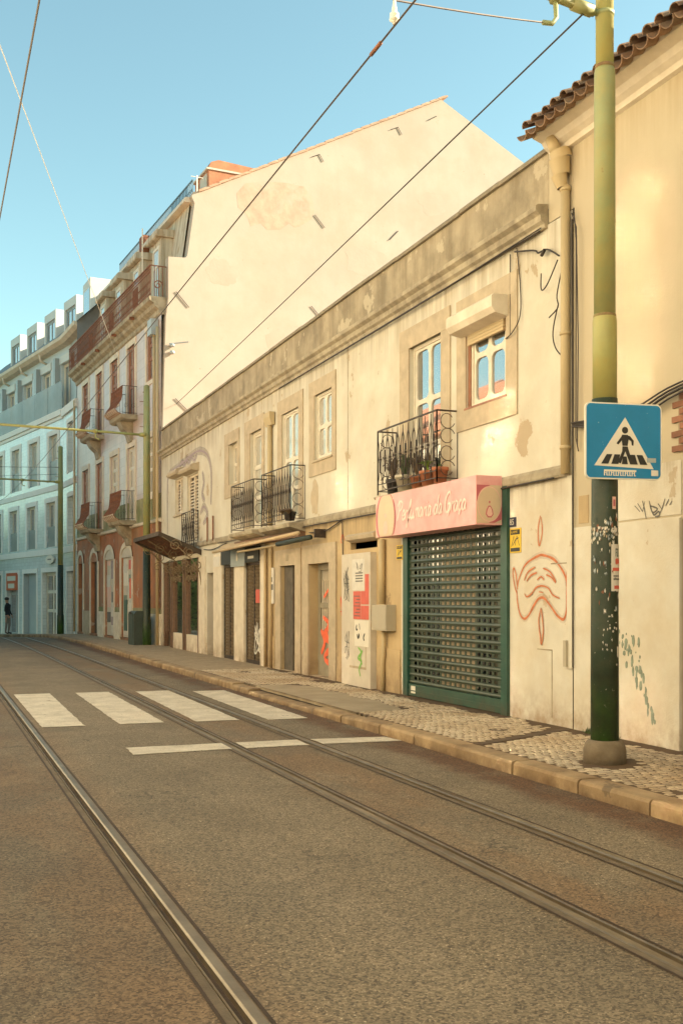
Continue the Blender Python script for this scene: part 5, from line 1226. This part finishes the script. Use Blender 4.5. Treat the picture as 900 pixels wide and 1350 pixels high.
# pot-bellied balconies, one before every second French window
def pink_balcony(u0, u1, zf, zr, lab):
    t0 = -.5; h = zr-zf
    s = MB().prism([(0, zf-.16), (t0+.06, zf-.16), (t0-.04, zf-.10), (t0-.07, zf-.02), (t0-.07, zf), (0, zf)], 'u', u0-.08, u1+.08).build('balcony', 'cornice', pk, lab)
    uc = (u0+u1)/2
    MB().prism([(0, zf-.85), (-.08, zf-.82), (-.14, zf-.58), (-.34, zf-.40), (-.46, zf-.165), (0, zf-.165)], 'u', uc-.28, uc+.28).build('bracket', 'cornice', s)
    prof = [(t0, zr), (t0-.02, zf+.66*h), (t0-.05, zf+.5*h), (t0-.20, zf+.28*h), (t0-.26, zf+.16*h), (t0-.18, zf+.06*h), (t0-.05, zf+.01)]
    rl = MB(); n = int((u1-u0)/.075)
    for f_ in (0, 1, 3, 4, 6): rl.tube([(prof[f_][0], u0, prof[f_][1]), (prof[f_][0], u1, prof[f_][1])], .018 if f_ in (0, 6) else .011, 4)
    for k in range(n+1):
        u_ = u0+(u1-u0)*k/n
        rl.tube([(t, u_, z) for t, z in prof], .011, 4, False)
        if k < n:
            scroll(rl, (t0-.01, u_+.037, zr-.13), .036, 'u', .009, 1., 0, 1, 8); scroll(rl, (t0-.04, u_+.037, zf+.56*h), .036, 'u', .009, 1., 2, 1, 8); scroll(rl, (t0-.12, u_+.037, zf+.38*h), .036, 'u', .009, 1., 0, 1, 8)
    rl.build('front_railing', 'rust', s)
    for k in range(7): u_ = u0+(u1-u0)*(k+.5)/7; MB().tube([(t0-.27, u_, zf+.20*h), (t0-.20, u_, zf+.08*h), (t0-.07, u_, zf+.02)], .03, 5).build('railing_foot', 'stone_pale', s)
    for u_ in (u0, u1):
        e = MB(); e.tube([(0, u_, zr), (t0, u_, zr)], .012, 4); e.tube([(0, u_, zf+.06), (t0, u_, zf+.06)], .010, 4)
        for k in range(5): t_ = t0*k/5; e.tube([(t_, u_, zf), (t_, u_, zr)], .006, 4, False)
        for k in range(2): scroll(e, (t0*(k+.5)/2, u_, zf+.3), .09, 't', .006, 1.1, 1, 1, 9)
        e.build('side_railing', 'iron', s)
pink_balcony(2.95, 4.55, 7.85, 8.82, 'upper near balcony with a bulging rusty front'); pink_balcony(7.85, 9.4, 7.85, 8.82, 'upper far balcony with a bulging rusty front')
pink_balcony(3.15, 4.75, 4.27, 5.28, 'lower near balcony with a bulging rusty front'); pink_balcony(8.05, 9.55, 4.27, 5.28, 'lower far balcony with a bulging rusty front')
# top cornice and the long rusty rail above it
MB().prism([(0, 10.58), (-.06, 10.62), (-.08, 10.74), (-.2, 10.82), (-.24, 10.92), (-.38, 11.0), (-.40, 11.12), (.3, 11.14), (.3, 10.58)], 'u', 0, L_+.05).build('cornice', 'cornice', pk)
for u_ in (2.2, 4.7, 7.3, 9.8): MB().box((-.46, u_-.03, 10.88), (-.30, u_+.03, 10.97)).build('gutter_spout', 'rust', pk)
tr = MB(); n = 110
tr.tube([(-.34, .05, 12.1), (-.34, L_, 12.1)], .028, 4); tr.tube([(-.34, .05, 11.2), (-.34, L_, 11.2)], .022, 4); tr.tube([(-.34, .05, 11.9), (-.34, L_, 11.9)], .016, 4)
for k in range(n+1):
    u_ = .05+(L_-.05)*k/n; tr.tube([(-.34, u_, 11.15), (-.34, u_, 12.1)], .010, 4, False)
    if k < n:
        scroll(tr, (-.34, u_+.058, 11.99), .05, 'u', .007, 1., 0, 1, 7); scroll(tr, (-.34, u_+.058, 11.34), .055, 'u', .007, 1., 2, -1, 7); scroll(tr, (-.34, u_+.058, 11.6), .05, 'u', .007, 1., 4, 1, 7)
tr.tube([(-.34, .05, 12.1), (.2, .05, 12.1)], .02, 4)
for k in range(5): tr.tube([(-.34+.13*k, .05, 11.15), (-.34+.13*k, .05, 12.1)], .014, 4, False)
scroll(tr, (-.1, .05, 11.5), .16, 't', .02, 1.3)
to = tr.build('terrace_railing', 'rust', pk, 'long rusty railing along the top terrace')
rg = MB()
for k in range(11):
    u_ = .6+1.12*k
    rg.box((-.32, u_, 11.22), (-.30, u_+.6, 11.86)) if k % 3 == 1 else None
rg.build('railing_panel', 'rust', to)
# mansard wall, dormers and roof
MB().quad((.55, .22, 11.1), (.55, L_, 11.1), (1.0, L_, 14.3), (1.0, .22, 14.3)).build('mansard', 'plaster', pk)
for u_ in (1.75, 4.35, 6.95, 9.55):
    a, b = u_, u_+1.05
    d = MB().prism([(.5, 11.14), (.5, 13.62), (1.6, 13.62), (1.6, 11.14)], 'u', a, b); d.prism([(.34, 13.63), (.30, 13.66), (.30, 13.84), (1.5, 13.95), (1.5, 13.63)], 'u', a-.1, b+.1)
    do = d.build('dormer', 'plaster', pk)
    f = MB().box((.46, a+.15, 11.2), (.498, a+.23, 13.4)).box((.46, b-.23, 11.2), (.498, b-.15, 13.4)).box((.46, a+.23, 13.3), (.498, b-.23, 13.4)).box((.46, a+.23, 12.7), (.498, b-.23, 12.78)).box((.455, u_+.49, 11.2), (.498, u_+.55, 12.7))
    f.build('dormer_window', 'white_wood', do); MB().box((.478, a+.23, 11.2), (.496, b-.23, 13.3)).build('pane', 'curtain', do)
MB().prism([(.75, 14.28), (.78, 14.42), (1.3, 14.55), (1.4, 14.3)], 'u', .05, L_).build('terrace_edge', 'stone_pale', pk)
br = MB(); n = 60
br.tube([(1.05, .05, 15.02), (1.05, 9.6, 15.02)], .03, 4); br.tube([(1.05, .05, 14.45), (1.05, 9.6, 14.45)], .018, 4)
for k in range(n+1):
    u_ = .05+9.55*k/n; br.tube([(1.05, u_, 14.4), (1.05, u_, 15.02)], .02, 4, False)
    if k < n: scroll(br, (1.05, u_+.08, 14.7), .075, 'u', .012, 1.1, 0, 1, 8)
br.build('roof_railing', M('blue grey iron', (.13, .21, .27), .6, .1, 5, bump=0), pk, 'blue-grey wrought railing on the roof edge')
MB().box((.75, 5.0, 14.1), (1.0, 5.5, 14.75)).build('chimney_pot', 'rust', pk)
# gable: one thick wall
gp = [(0, -.5), (0, 7.08), (.1, 10.45), (.18, 11.06), (.18, 12.38), (.74, 12.42), (.8, 12.5), (1.04, 14.2), (.94, 14.4), (1.0, 14.56), (1.23, 14.58), (2.2, 15.10), (4.5, 16.35), (10.15, 19.36), (13.64, 17.76), (19.5, 15.1), (19.5, -.5)]
MB().prism(gp, 'u', -.16, .2).build('gable_wall', 'gable', pk, 'tall blank cream gable wall')
MB().prism([(1.23, 14.5), (10.15, 19.28), (19.5, 15.0)], 'u', .2, L_).build('roof', 'tile_orange', pk)
# verge tiles along the gable top, one by one
vt = MB().prism([(-.02, 0), (.40, 0), (.40, .05), (.2, .075), (-.02, .065)], 'u', -.24, .22).mesh('verge_tile', 'verge')
s_ = math.atan2(19.36-14.58, 10.15-1.23); x = 1.2
while x < 10.1:
    link('verge_tile', vt, pk, (x, 0, 14.585+(x-1.23)*math.tan(s_)+random.uniform(0, .012)), (0, -s_+.04, 0)); x += .34
s2 = math.atan2(17.76-19.36, 3.49); x = 10.2
while x < 15:
    link('verge_tile', vt, pk, (x, 0, 19.33+(x-10.15)*math.tan(s2)), (0, -s2-.04, 0), (.9, .5, .6)); x += .34
def gline(pts, r, m, name='tie_bar'):
    return MB().tube([(t, -.18, z) for t, z in pts], r, 5).build(name, m, pk)
for p in ([(5.23, 14.48), (5.59, 14.10)], [(5.12, 16.40), (5.40, 16.54), (5.55, 16.32)], [(8.1, 17.88), (8.40, 18.03), (8.55, 17.8)], [(8.06, 14.05), (8.40, 14.41)], [(5.1, 11.4), (5.4, 11.1)], [(.42, 11.3), (.85, 10.85)], [(.40, 7.92), (.82, 7.55)], [(9.6, 18.5), (9.95, 18.72)]): gline(p, .013, 'iron')
pt = [(2.45, 14.75), (2.75, 15.12), (3.4, 15.3), (4.2, 15.38), (4.85, 15.36), (5.12, 15.0), (5.22, 14.6), (5.1, 14.3), (4.7, 14.02), (4.5, 13.95), (4.3, 14.05), (4.0, 13.8), (3.5, 13.72), (3.3, 13.9), (2.95, 13.75), (2.8, 14.1), (2.5, 14.3)]; MB().prism([(t, z) for t, z in pt], 'u', -.1625, -.1595).build('bare_brick', 'gable_patch', pk, 'patch of bare brick in the blank gable')
for t_, z_, w_ in ((7.2, 13.2, 1.1), (9.8, 15.6, .8), (4.4, 9.9, 1.4), (11.6, 14.8, .7), (2.0, 12.1, .8)):
    MB().prism(blotch(t_, z_, w_*.7, w_*.5, 0, t_, 40), 'u', -.1615, -.1595).build('render_repair', 'gable_repair', pk)
ib = MB().tube([(.2, -.2, 9.62), (.75, -.45, 9.68)], .02, 5).lathe((.28, -.24, 9.52), [(.06, 0), (.09, .05), (.06, .1)], 8).lathe((.28, -.24, 9.30), [(.06, 0), (.09, .05), (.06, .1)], 8); ib.build('cable_anchor', 'zinc', pk)
dm = MB().prism([(1.72, 14.75), (1.72, 15.70), (1.80, 15.88), (2.05, 15.98), (3.4, 15.92), (3.5, 15.3)], 'u', .45, 1.9); dmo = dm.build('roof_dormer', 'tile_orange', pk, 'small orange-clad dormer behind the gable edge')
MB().box((1.64, .42, 15.62), (3.45, 1.94, 15.68)).box((1.69, .6, 15.0), (1.719, 1.3, 15.55)).build('dormer_frame', 'board', dmo)
dr = MB().tube([(-.1, .45, 4.2), (-.1, .45, 10.2)], .06, 8).tube([(-.1, .12, .1), (-.1, .12, 10.2)], .05, 8); dr.build('downpipe', 'pipe', pk); MB().box((-.25, .3, 10.0), (-.02, .75, 10.5)).build('rain_head', 'zinc', pk)
at = MB().tube([(1.2, .1, 14.5), (1.2, .1, 15.2)], .02, 5).tube([(1.0, .1, 15.15), (1.4, .1, 15.15)], .012, 4); at.build('antenna', 'white', pk)
MB().tube([(-.3, 1.15, 12.1), (-.3, 1.15, 13.6)], .02, 5).build('flag_pole', 'white', pk)

# ================================================================== BLUE-GREY HOUSE beyond the bend
BQ = (5.563, 49.02); BA = 12
bl = thing('blue_house', 'renovated blue-grey tiled building with square white dormers at the far left', 'building', (BQ[0], BQ[1], -.1), BA, (0, 0, -.1))
BL = 16.
W3 = [(.74, 2.0), (3.70, 5.0), (6.65, 7.95), (9.6, 10.9), (12.5, 13.8)]
W2 = [(1.06, 2.35), (4.01, 5.35), (7.01, 8.35), (9.9, 11.2), (12.8, 14.1)]
D1 = [(.95, 2.95), (3.89, 5.95), (6.88, 8.9), (9.9, 11.7), (12.6, 14.6)]
W4 = [(.0, 1.30), (2.84, 4.13), (5.75, 7.2), (8.7, 10.0), (11.6, 12.9)]
hl = [(a, b, -.3, 2.82, .3) for a, b in D1]+[(a, b, 3.98, 6.05, .25) for a, b in W2]+[(a, b, 7.0, 9.12, .25) for a, b in W3]
wall(MB(), 0, BL, -1.5, 10.0, hl).build('wall', 'tiles_blue', bl)
wall(MB(), 0, BL, 10.0, 13.1, [(max(a, .02), b, 10.05, 12.38, .3) for a, b in W4], .35).build('wall', 'clad_blue', bl, 'set-back top floor wall')
MB().box((.6, -2.6, -1), (12, BL-.1, 12.9)).build('interior', 'dark', bl)
for z0, z1, p in ((9.86, 10.12, .12), (9.7, 9.85, .05), (6.55, 6.80, .05), (3.62, 3.9, .05), (2.98, 3.2, .03)):
    if z1 > 4 or z0 > 3.3: MB().box((-p, 0, z0), (.02, BL, z1)).build('floor_band', 'trim_blue', bl)
MB().box((-.02, 0, 10.0), (.5, BL, 10.06)).build('terrace_floor', 'trim_blue', bl)
for k in range(8): MB().box((-.06, .02+2.0*k, 10.13), (-.05, 1.98+2.0*k, 11.4)).build('glass_panel', 'glass_blue', bl)
for (lst, z0, z1, sp) in ((W2, 3.98, 6.05, .25), (W3, 7.0, 9.12, .28), (D1, -.3, 2.82, .2)):
    for i, (a, b) in enumerate(lst):
        surround(bl, a, b, z0, z1, a-sp, b+sp, z0, z1+.22, 'trim_blue', .025)
        if z1 > 4: 
            window(bl, .14, a, b, z0, z1, 2, (0, 1), pane='glass' if z0 < 5 else 'curtain', rr=0, st=.06, name='french_window')
            MB().box((.05, a+.01, z0+.02), (.06, b-.01, z0+.95)).build('glass_guard', 'glass_blue', bl)
for (a, b) in W4:
    window(bl, .5, max(a, .03), b, 10.06, 12.38, 2, (0, 1), pane='glass_sky', rr=0, st=.07, name='french_window')
    MB().box((.1, b+.15, 10.12), (.34, b+.42, 12.7)).build('fin', 'zinc', bl); MB().box((.28, b+.43, 10.12), (.349, b+.5, 12.7)).build('fin', 'white_clad', bl)
    MB().box((.30, max(a, .02)-.15 if a > .2 else -.0, 12.40), (.348, b+.14, 12.75)).build('lintel', 'white_clad', bl)
# shop doors
for i, (a, b) in enumerate(D1):
    if i == 1: MB().box((.24, a, -.3), (.28, b, 2.82)).build('door', 'zinc', bl, 'plain grey door panel')
    else:
        window(bl, .2, a, b, -.3, 2.82, 2, (0, .42, .72, 1) if i == 0 else (0, .7, 1), frame='white_wood' if i == 0 else 'zinc', pane='glass', rr=0, st=.09, name='shop_door')
cs = thing('box_sign', 'orange-red box sign with pale lettering over a far shop door', 'sign', (BQ[0]-7.8*math.sin(R(BA)), BQ[1]+7.8*math.cos(R(BA)), 2.0), BA, (0, 7.8, 2.0))
MB().box((-.05, 6.95, 2.02), (.18, 8.85, 2.9)).build('panel', 'orange_sign', cs)
for z0, u0, u1 in ((2.50, 7.2, 8.65), (2.12, 7.4, 8.5)):
    MB().box((-.058, u0, z0), (-.0505, u1, z0+.24)).build('print', 'white', cs)
ov = thing('oval_sign', 'small white oval sign above the glazed shop door', 'sign', (BQ[0]-1.6*math.sin(R(BA)), BQ[1]+1.6*math.cos(R(BA)), 3.2), BA, (0, 1.6, 3.2))
MB().prism(ell(1.6, 3.4, .58, .20, 24), 't', -.11, -.052).build('plate', 'white', ov); MB().box((-.116, 1.35, 3.38), (-.1105, 1.85, 3.43)).build('print', 'grey_spray', ov)
# gutter, eaves and roof
MB().prism([(.35, 13.1), (.05, 13.12), (-.12, 13.24), (-.14, 13.38), (.0, 13.36), (.4, 13.45)], 'u', -.0, BL).build('gutter', 'stone_pale', bl)
for u_ in (3.4, 6.5, 9.6, 12.7): MB().tube([(-.02, u_, 13.25), (.05, u_, 12.9), (.33, u_, 12.8)], .06, 6).build('gutter_outlet', 'stone_pale', bl)
MB().quad((.0, -.1, 13.4), (.0, BL, 13.4), (1.9, BL, 15.2), (1.9, -.1, 15.2)).quad((1.9, -.1, 15.2), (1.9, BL, 15.2), (11, BL, 15.5), (11, -.1, 15.5)).build('roof', 'slate', bl)
for u_ in (.35, 3.25, 6.15, 9.05):
    a, b = u_-.1, u_+1.62
    d = MB().prism([(.75, 13.5), (.75, 15.42), (2.8, 15.42), (2.8, 13.5)], 'u', a+.12, b-.12) if False else MB()
    d.box((.70, a, 13.6), (2.9, a+.16, 15.45)).box((.70, b-.16, 13.6), (2.9, b, 15.45)).box((.70, a+.16, 15.05), (2.9, b-.16, 15.45)).box((.82, a+.16, 13.6), (.9, b-.16, 13.9))
    do = d.build('dormer', 'white_clad', bl)
    window(do, .78, a+.16, b-.16, 13.9, 15.05, 2, (0, 1), frame='zinc', pane='glass_sky', rr=0, st=.06, name='dormer_window')
# the narrow bay that turns towards the pink house
def turned(mb, t_=0):
    c_, s_ = math.cos(R(4.5-BA)), math.sin(R(4.5-BA))
    return mb.xf(lambda x, y_, z: (x*c_-y_*s_, x*s_+y_*c_, z))
hb = [(-2.2, -1.05, 7.1, 9.3, .25), (-2.3, -1.1, 3.98, 6.05, .25), (-2.4, -.9, -.3, 2.8, .3)]
turned(wall(MB(), -3.02, -.003, -1.5, 10.0, hb)).build('wall', 'tiles_blue', bl, 'narrow turned bay in blue-grey tiles')
turned(wall(MB(), -3.02, -.003, 10.0, 13.1, [(-2.4, -1.2, 10.1, 12.3, .3)], .35)).build('wall', 'zinc', bl)
wp = MB()
for (a, b, z0, z1, d) in hb: wp.box((.2, a, z0), (.24, b, z1))
wp.box((.6, -2.4, 10.1), (.64, -1.2, 12.3)); turned(wp).build('window', 'glass', bl)
wp = MB()
for (a, b, z0, z1, d) in hb: wp.box((-.02, a-.2, z0), (.03, a-.002, z1)).box((-.02, b+.002, z0), (.03, b+.2, z1)).box((-.022, a-.2, z1), (.03, b+.2, z1+.2))
turned(wp).build('stone_surround', 'trim_blue', bl)
for a, b, p in ((9.75, 10.1, .1), (6.55, 6.8, .05), (3.62, 3.9, .05)): turned(MB().box((-p, -3.0, a), (.02, -.0, b))).build('floor_band', 'trim_blue', bl)
turned(MB().prism([(.35, 13.1), (.05, 13.12), (-.12, 13.24), (-.14, 13.38), (.0, 13.36), (.4, 13.45)], 'u', -3.0, .02)).build('gutter', 'stone_pale', bl)
turned(MB().quad((.0, -3.3, 13.38), (.0, .3, 13.38), (1.9, .3, 15.18), (1.9, -3.3, 15.18)).quad((.0, -3.02, 10.0), (1.9, -3.02, 10.), (1.9, -3.02, 15.1), (.0, -3.02, 13.35))).build('roof', 'slate', bl)
turned(MB().box((.7, -2.4, 13.6), (2.9, -.9, 15.5))).build('dormer', 'white_clad', bl); turned(MB().box((.69, -2.2, 13.9), (.698, -1.1, 15.1))).build('dormer_window', 'glass_sky', bl)
turned(MB().tube([(-.1, -2.95, .2), (-.1, -2.95, 10.0)], .05, 6)).build('downpipe', 'pipe', bl)

# ------------------------------------------------------------------ small things down the street
ut = thing('utility_cabinet', 'dark litter bin and cabinet at the foot of the slim pole by the orange doors', 'cabinet', (6.2, 34.0, .1), 4.5, (0, 0, 0))
MB().prism([(-.22, .0), (.2, .0), (.2, 1.0), (.12, 1.1), (-.14, 1.1), (-.22, 1.0)], 'u', -.3, .4).build('body', 'cab', ut); MB().box((-.235, -.2, .25), (-.221, .3, 1.05)).build('door', 'cab', ut); MB().box((-.26, -.05, 1.0), (-.2351, .15, 1.08)).build('handle', 'iron', ut)
ne = thing('no_entry_sign', 'red no entry disc on a thin post at the far left edge', 'road sign', (2.55, 56.3, -.3), 12, (0, 0, -.3))
MB().tube([(0, 0, -.3), (0, 0, 3.6)], .035, 6).build('post', 'zinc', ne)
MB().add([(.36*math.cos(R(a)), -.045-.01*e, 3.22+.36*math.sin(R(a))) for e in (0, 1) for a in range(0, 360, 15)], [tuple(range(24)), tuple(range(47, 23, -1))]+[(k, (k+1) % 24, 24+(k+1) % 24, 24+k) for k in range(24)]).build('disc', 'red_bright', ne)
MB().box((-.26, -.062, 3.16), (.26, -.0555, 3.28)).build('bar', 'white', ne)

# person standing before the far shop: one skinned body, coloured by height
def person(name, label, loc, rot):
    J = {'pel': (0, 0, .93, .13), 'wai': (0, .01, 1.08, .125), 'che': (0, .0, 1.30, .15), 'neck': (0, .03, 1.47, .06), 'chin': (0, .05, 1.56, .075), 'head': (0, .05, 1.66, .095), 'top': (0, .03, 1.74, .06),
         'shL': (.18, 0, 1.41, .065), 'elL': (.24, .03, 1.14, .048), 'wrL': (.20, -.10, .92, .034), 'haL': (.18, -.14, .84, .032),
         'shR': (-.18, 0, 1.41, .065), 'elR': (-.24, .03, 1.14, .048), 'wrR': (-.2, -.10, .92, .034), 'haR': (-.18, -.14, .84, .032),
         'hiL': (.095, 0, .88, .095), 'knL': (.11, -.03, .48, .065), 'anL': (.10, .02, .09, .045), 'toL': (.11, -.15, .04, .038),
         'hiR': (-.095, 0, .88, .095), 'knR': (-.11, .02, .48, .065), 'anR': (-.10, .07, .09, .045), 'toR': (-.12, -.10, .04, .038)}
    E = [('pel', 'wai'), ('wai', 'che'), ('che', 'neck'), ('neck', 'chin'), ('chin', 'head'), ('head', 'top'), ('che', 'shL'), ('shL', 'elL'), ('elL', 'wrL'), ('wrL', 'haL'), ('che', 'shR'), ('shR', 'elR'), ('elR', 'wrR'), ('wrR', 'haR'),
         ('pel', 'hiL'), ('hiL', 'knL'), ('knL', 'anL'), ('anL', 'toL'), ('pel', 'hiR'), ('hiR', 'knR'), ('knR', 'anR'), ('anR', 'toR')]
    for sd, sx in (('L', 1), ('R', -1)):
        for k in range(5):
            nm = 'f%s%d' % (sd, k); h = J['ha'+sd]
            J[nm] = (h[0]+sx*(.0 if k < 4 else -.03), h[1]+.03-.02*k, h[2]-(.07+.012*(1-abs(k-1.5)/1.5)) if k < 4 else h[2]-.04, .008); E.append(('ha'+sd, nm))
    ks = list(J); me = bpy.data.meshes.new('skeleton'); me.from_pydata([J[k][:3] for k in ks], [(ks.index(a), ks.index(b)) for a, b in E], [])
    ob = bpy.data.objects.new('skeleton', me); col.objects.link(ob)
    sk = ob.modifiers.new('Skin', 'SKIN'); 
    for k, vv in zip(ks, me.skin_vertices[0].data): vv.radius = (J[k][3], J[k][3]*(.8 if k in ('che', 'wai', 'pel') else 1)); vv.use_root = (k == 'pel')
    ob.modifiers.new('Subdivision', 'SUBSURF').levels = 2
    dg = bpy.context.evaluated_depsgraph_get(); dg.update()
    m2 = bpy.data.meshes.new_from_object(ob.evaluated_get(dg)); bpy.data.objects.remove(ob)
    for q in ('skin', 'jacket', 'trousers', 'black'): m2.materials.append(MT[q])
    for p in m2.polygons:
        c = p.center; p.use_smooth = True
        p.material_index = 3 if c.z < .1 else 2 if c.z < .88 and abs(c.x) < .17 and c.y > -.16 else 0 if c.z < .93 and abs(c.x) > .12 else 1 if c.z < 1.5 else 0
    t = thing(name, label, 'person', loc, rot, (0, 0, 0))
    m2.name = 'body'; link('body', m2, t)
    hr = MB().lathe((0, .055, 1.64), [(.098, 0), (.108, .05), (.10, .09), (.065, .125), (.02, .14)], 12).build('hair', 'hair', t)
    return t
person('person', 'person in a dark jacket and grey trousers standing on the far pavement', (3.45, 53.0, -.115), 60)

# ================================================================== the other side of the street (out of view; heights and upper windows set for bounced sun)
def house(y0, y1, h, m, lab, ridge=3.0, depth=9., x=-2.6, rows=((.2, 2.4), (3.6, 5.6))):
    t = thing('street_house', lab, 'building', (x, (y0+y1)/2, .1), 0, (x, (y0+y1)/2, .1))
    X = lambda mb: mb.xf(lambda a, b, c: (x-a, b, c))
    n = int((y1-y0)/2.6); hs = []
    for z0, z1 in rows:
        for k in range(n):
            u_ = y0+(y1-y0)*(k+.5)/n; hs.append((u_-.45, u_+.45, z0, z1, .2))
    X(wall(MB(), y0, y1, -.1, h, hs)).build('wall', m, t)
    X(MB().box((.4, y0, -.1), (depth, y1, h))).build('rear_wall', m, t)
    X(MB().prism([(-.35, h), (-.35, h+.1), (depth/2, h+ridge), (depth+.3, h+.1), (depth+.3, h)], 'u', y0, y1)).build('roof', 'tile_orange', t)
    for (a, b, c, d, e) in hs:
        f = X(MB().box((.1, (a+b)/2-.06, c+.07), (.16, (a+b)/2+.06, d-.07)).box((.1, a, c), (.16, a+.07, d)).box((.1, b-.07, c), (.16, b, d)).box((.1, a+.07, d-.07), (.16, b-.07, d)).box((.1, a+.07, c), (.16, b-.07, c+.07))).build('window', 'white_wood', t); X(MB().box((.13, a+.07, c+.07), (.14, b-.07, d-.07))).build('pane', 'glass' if c > 6 else 'curtain', f)  # upper panes kept mirror-like to throw sun patches, lower ones dulled
    return t
house(-24, -8, 12.0, 'house_b', 'apricot house opposite, farthest behind the camera')
house(-7.9, 8.3, 12.5, 'house_a', 'cream three-storey house opposite, beside the camera', rows=((.2, 2.4), (3.6, 5.6), (7.6, 10.8)))
house(8.4, 22, 11.5, 'house_c', 'pale house opposite the notice board', rows=((.2, 2.4), (3.6, 5.6), (7.0, 9.2)))
house(22.1, 38, 7.2, 'house_b', 'apricot house opposite the iron canopy', ridge=2.9)
house(38.2, 52, 7.6, 'house_c', 'pale house opposite the pink tiled front, before the bend', x=-3.6)
def backdrop_hedge(x0, x1, y0, y1, h, lab):  # unseen leaf mass added as backdrop for the shop window reflection
    t = thing('backdrop_hedge', lab, 'backdrop_hedge', ((x0+x1)/2, (y0+y1)/2, -.6), 0, ((x0+x1)/2, (y0+y1)/2, -.6))
    random.seed(4); lf = MB()
    for k in range(9000):
        p = Vector((random.uniform(x0, x1), random.uniform(y0, y1), -.6+h*random.random()**.8*(.75+.25*math.sin(random.random()*6))))
        a = Vector((random.gauss(0, 1), random.gauss(0, 1), random.gauss(0, 1))).normalized()*.17; b = a.orthogonal().normalized()*.09
        lf.add([p-a, p+b, p+a, p-b], [(0, 1, 2, 3)])
    o = lf.build('foliage', 'leaf_tree', t); o['kind'] = 'stuff'
    MB().box((x0+.4, (y0+y1)/2-.2, -.6), (x1-.4, (y0+y1)/2+.2, h*.6)).build('inner_twigs', 'bark', t)
backdrop_hedge(-9, .8, 70, 72.5, 6.5, 'tall leafy hedge added out of view to green the shop glass reflection')
def tree(x, y_, h, lab, seed):
    random.seed(seed)
    t = thing('street_tree', lab, 'tree', (x, y_, -.3), 0, (0, 0, 0), 'trees beyond the opposite houses')
    tk = MB().tube([(0, 0, 0), (.05, .1, h*.25), (.0, .05, h*.45), (.1, .0, h*.75)], [.22, .17, .13, .04], 8)
    for k in range(6): a = k*1.05; tk.tube([(0, .05, h*(.32+.06*k)), (math.cos(a)*h*.12, math.sin(a)*h*.12, h*(.5+.05*k)), (math.cos(a)*h*.22, math.sin(a)*h*.22, h*(.62+.05*k))], [.08, .05, .02], 5)
    tk.build('trunk', 'bark', t)
    lf = MB(); cl = [(Vector((random.gauss(0, .16*h), random.gauss(0, .16*h), h*random.uniform(.42, .95))), random.uniform(.08, .15)*h) for _ in range(40)]
    for c, r_ in cl:
        for k in range(110):
            d = Vector((random.gauss(0, 1), random.gauss(0, 1), random.gauss(0, .8))).normalized()*r_*random.uniform(.3, 1)**.5; p = c+d
            a = Vector((random.gauss(0, 1), random.gauss(0, 1), random.gauss(0, 1))).normalized()*.11; b = a.orthogonal().normalized()*.06
            lf.add([p-a, p+b, p+a, p-b], [(0, 1, 2, 3)])
    lf.build('crown', 'leaf_tree', t)
tree(-5.5, 70, 7.5, 'broad leafy tree closing the street beyond the bend', 9); tree(.6, 68, 6.0, 'low leafy tree nearest the blue-grey building', 8)
tree(-1.2, 60, 6.5, 'leafy tree beyond the row of opposite houses', 5); tree(-3.6, 67, 8., 'taller leafy tree farther round the bend', 6)
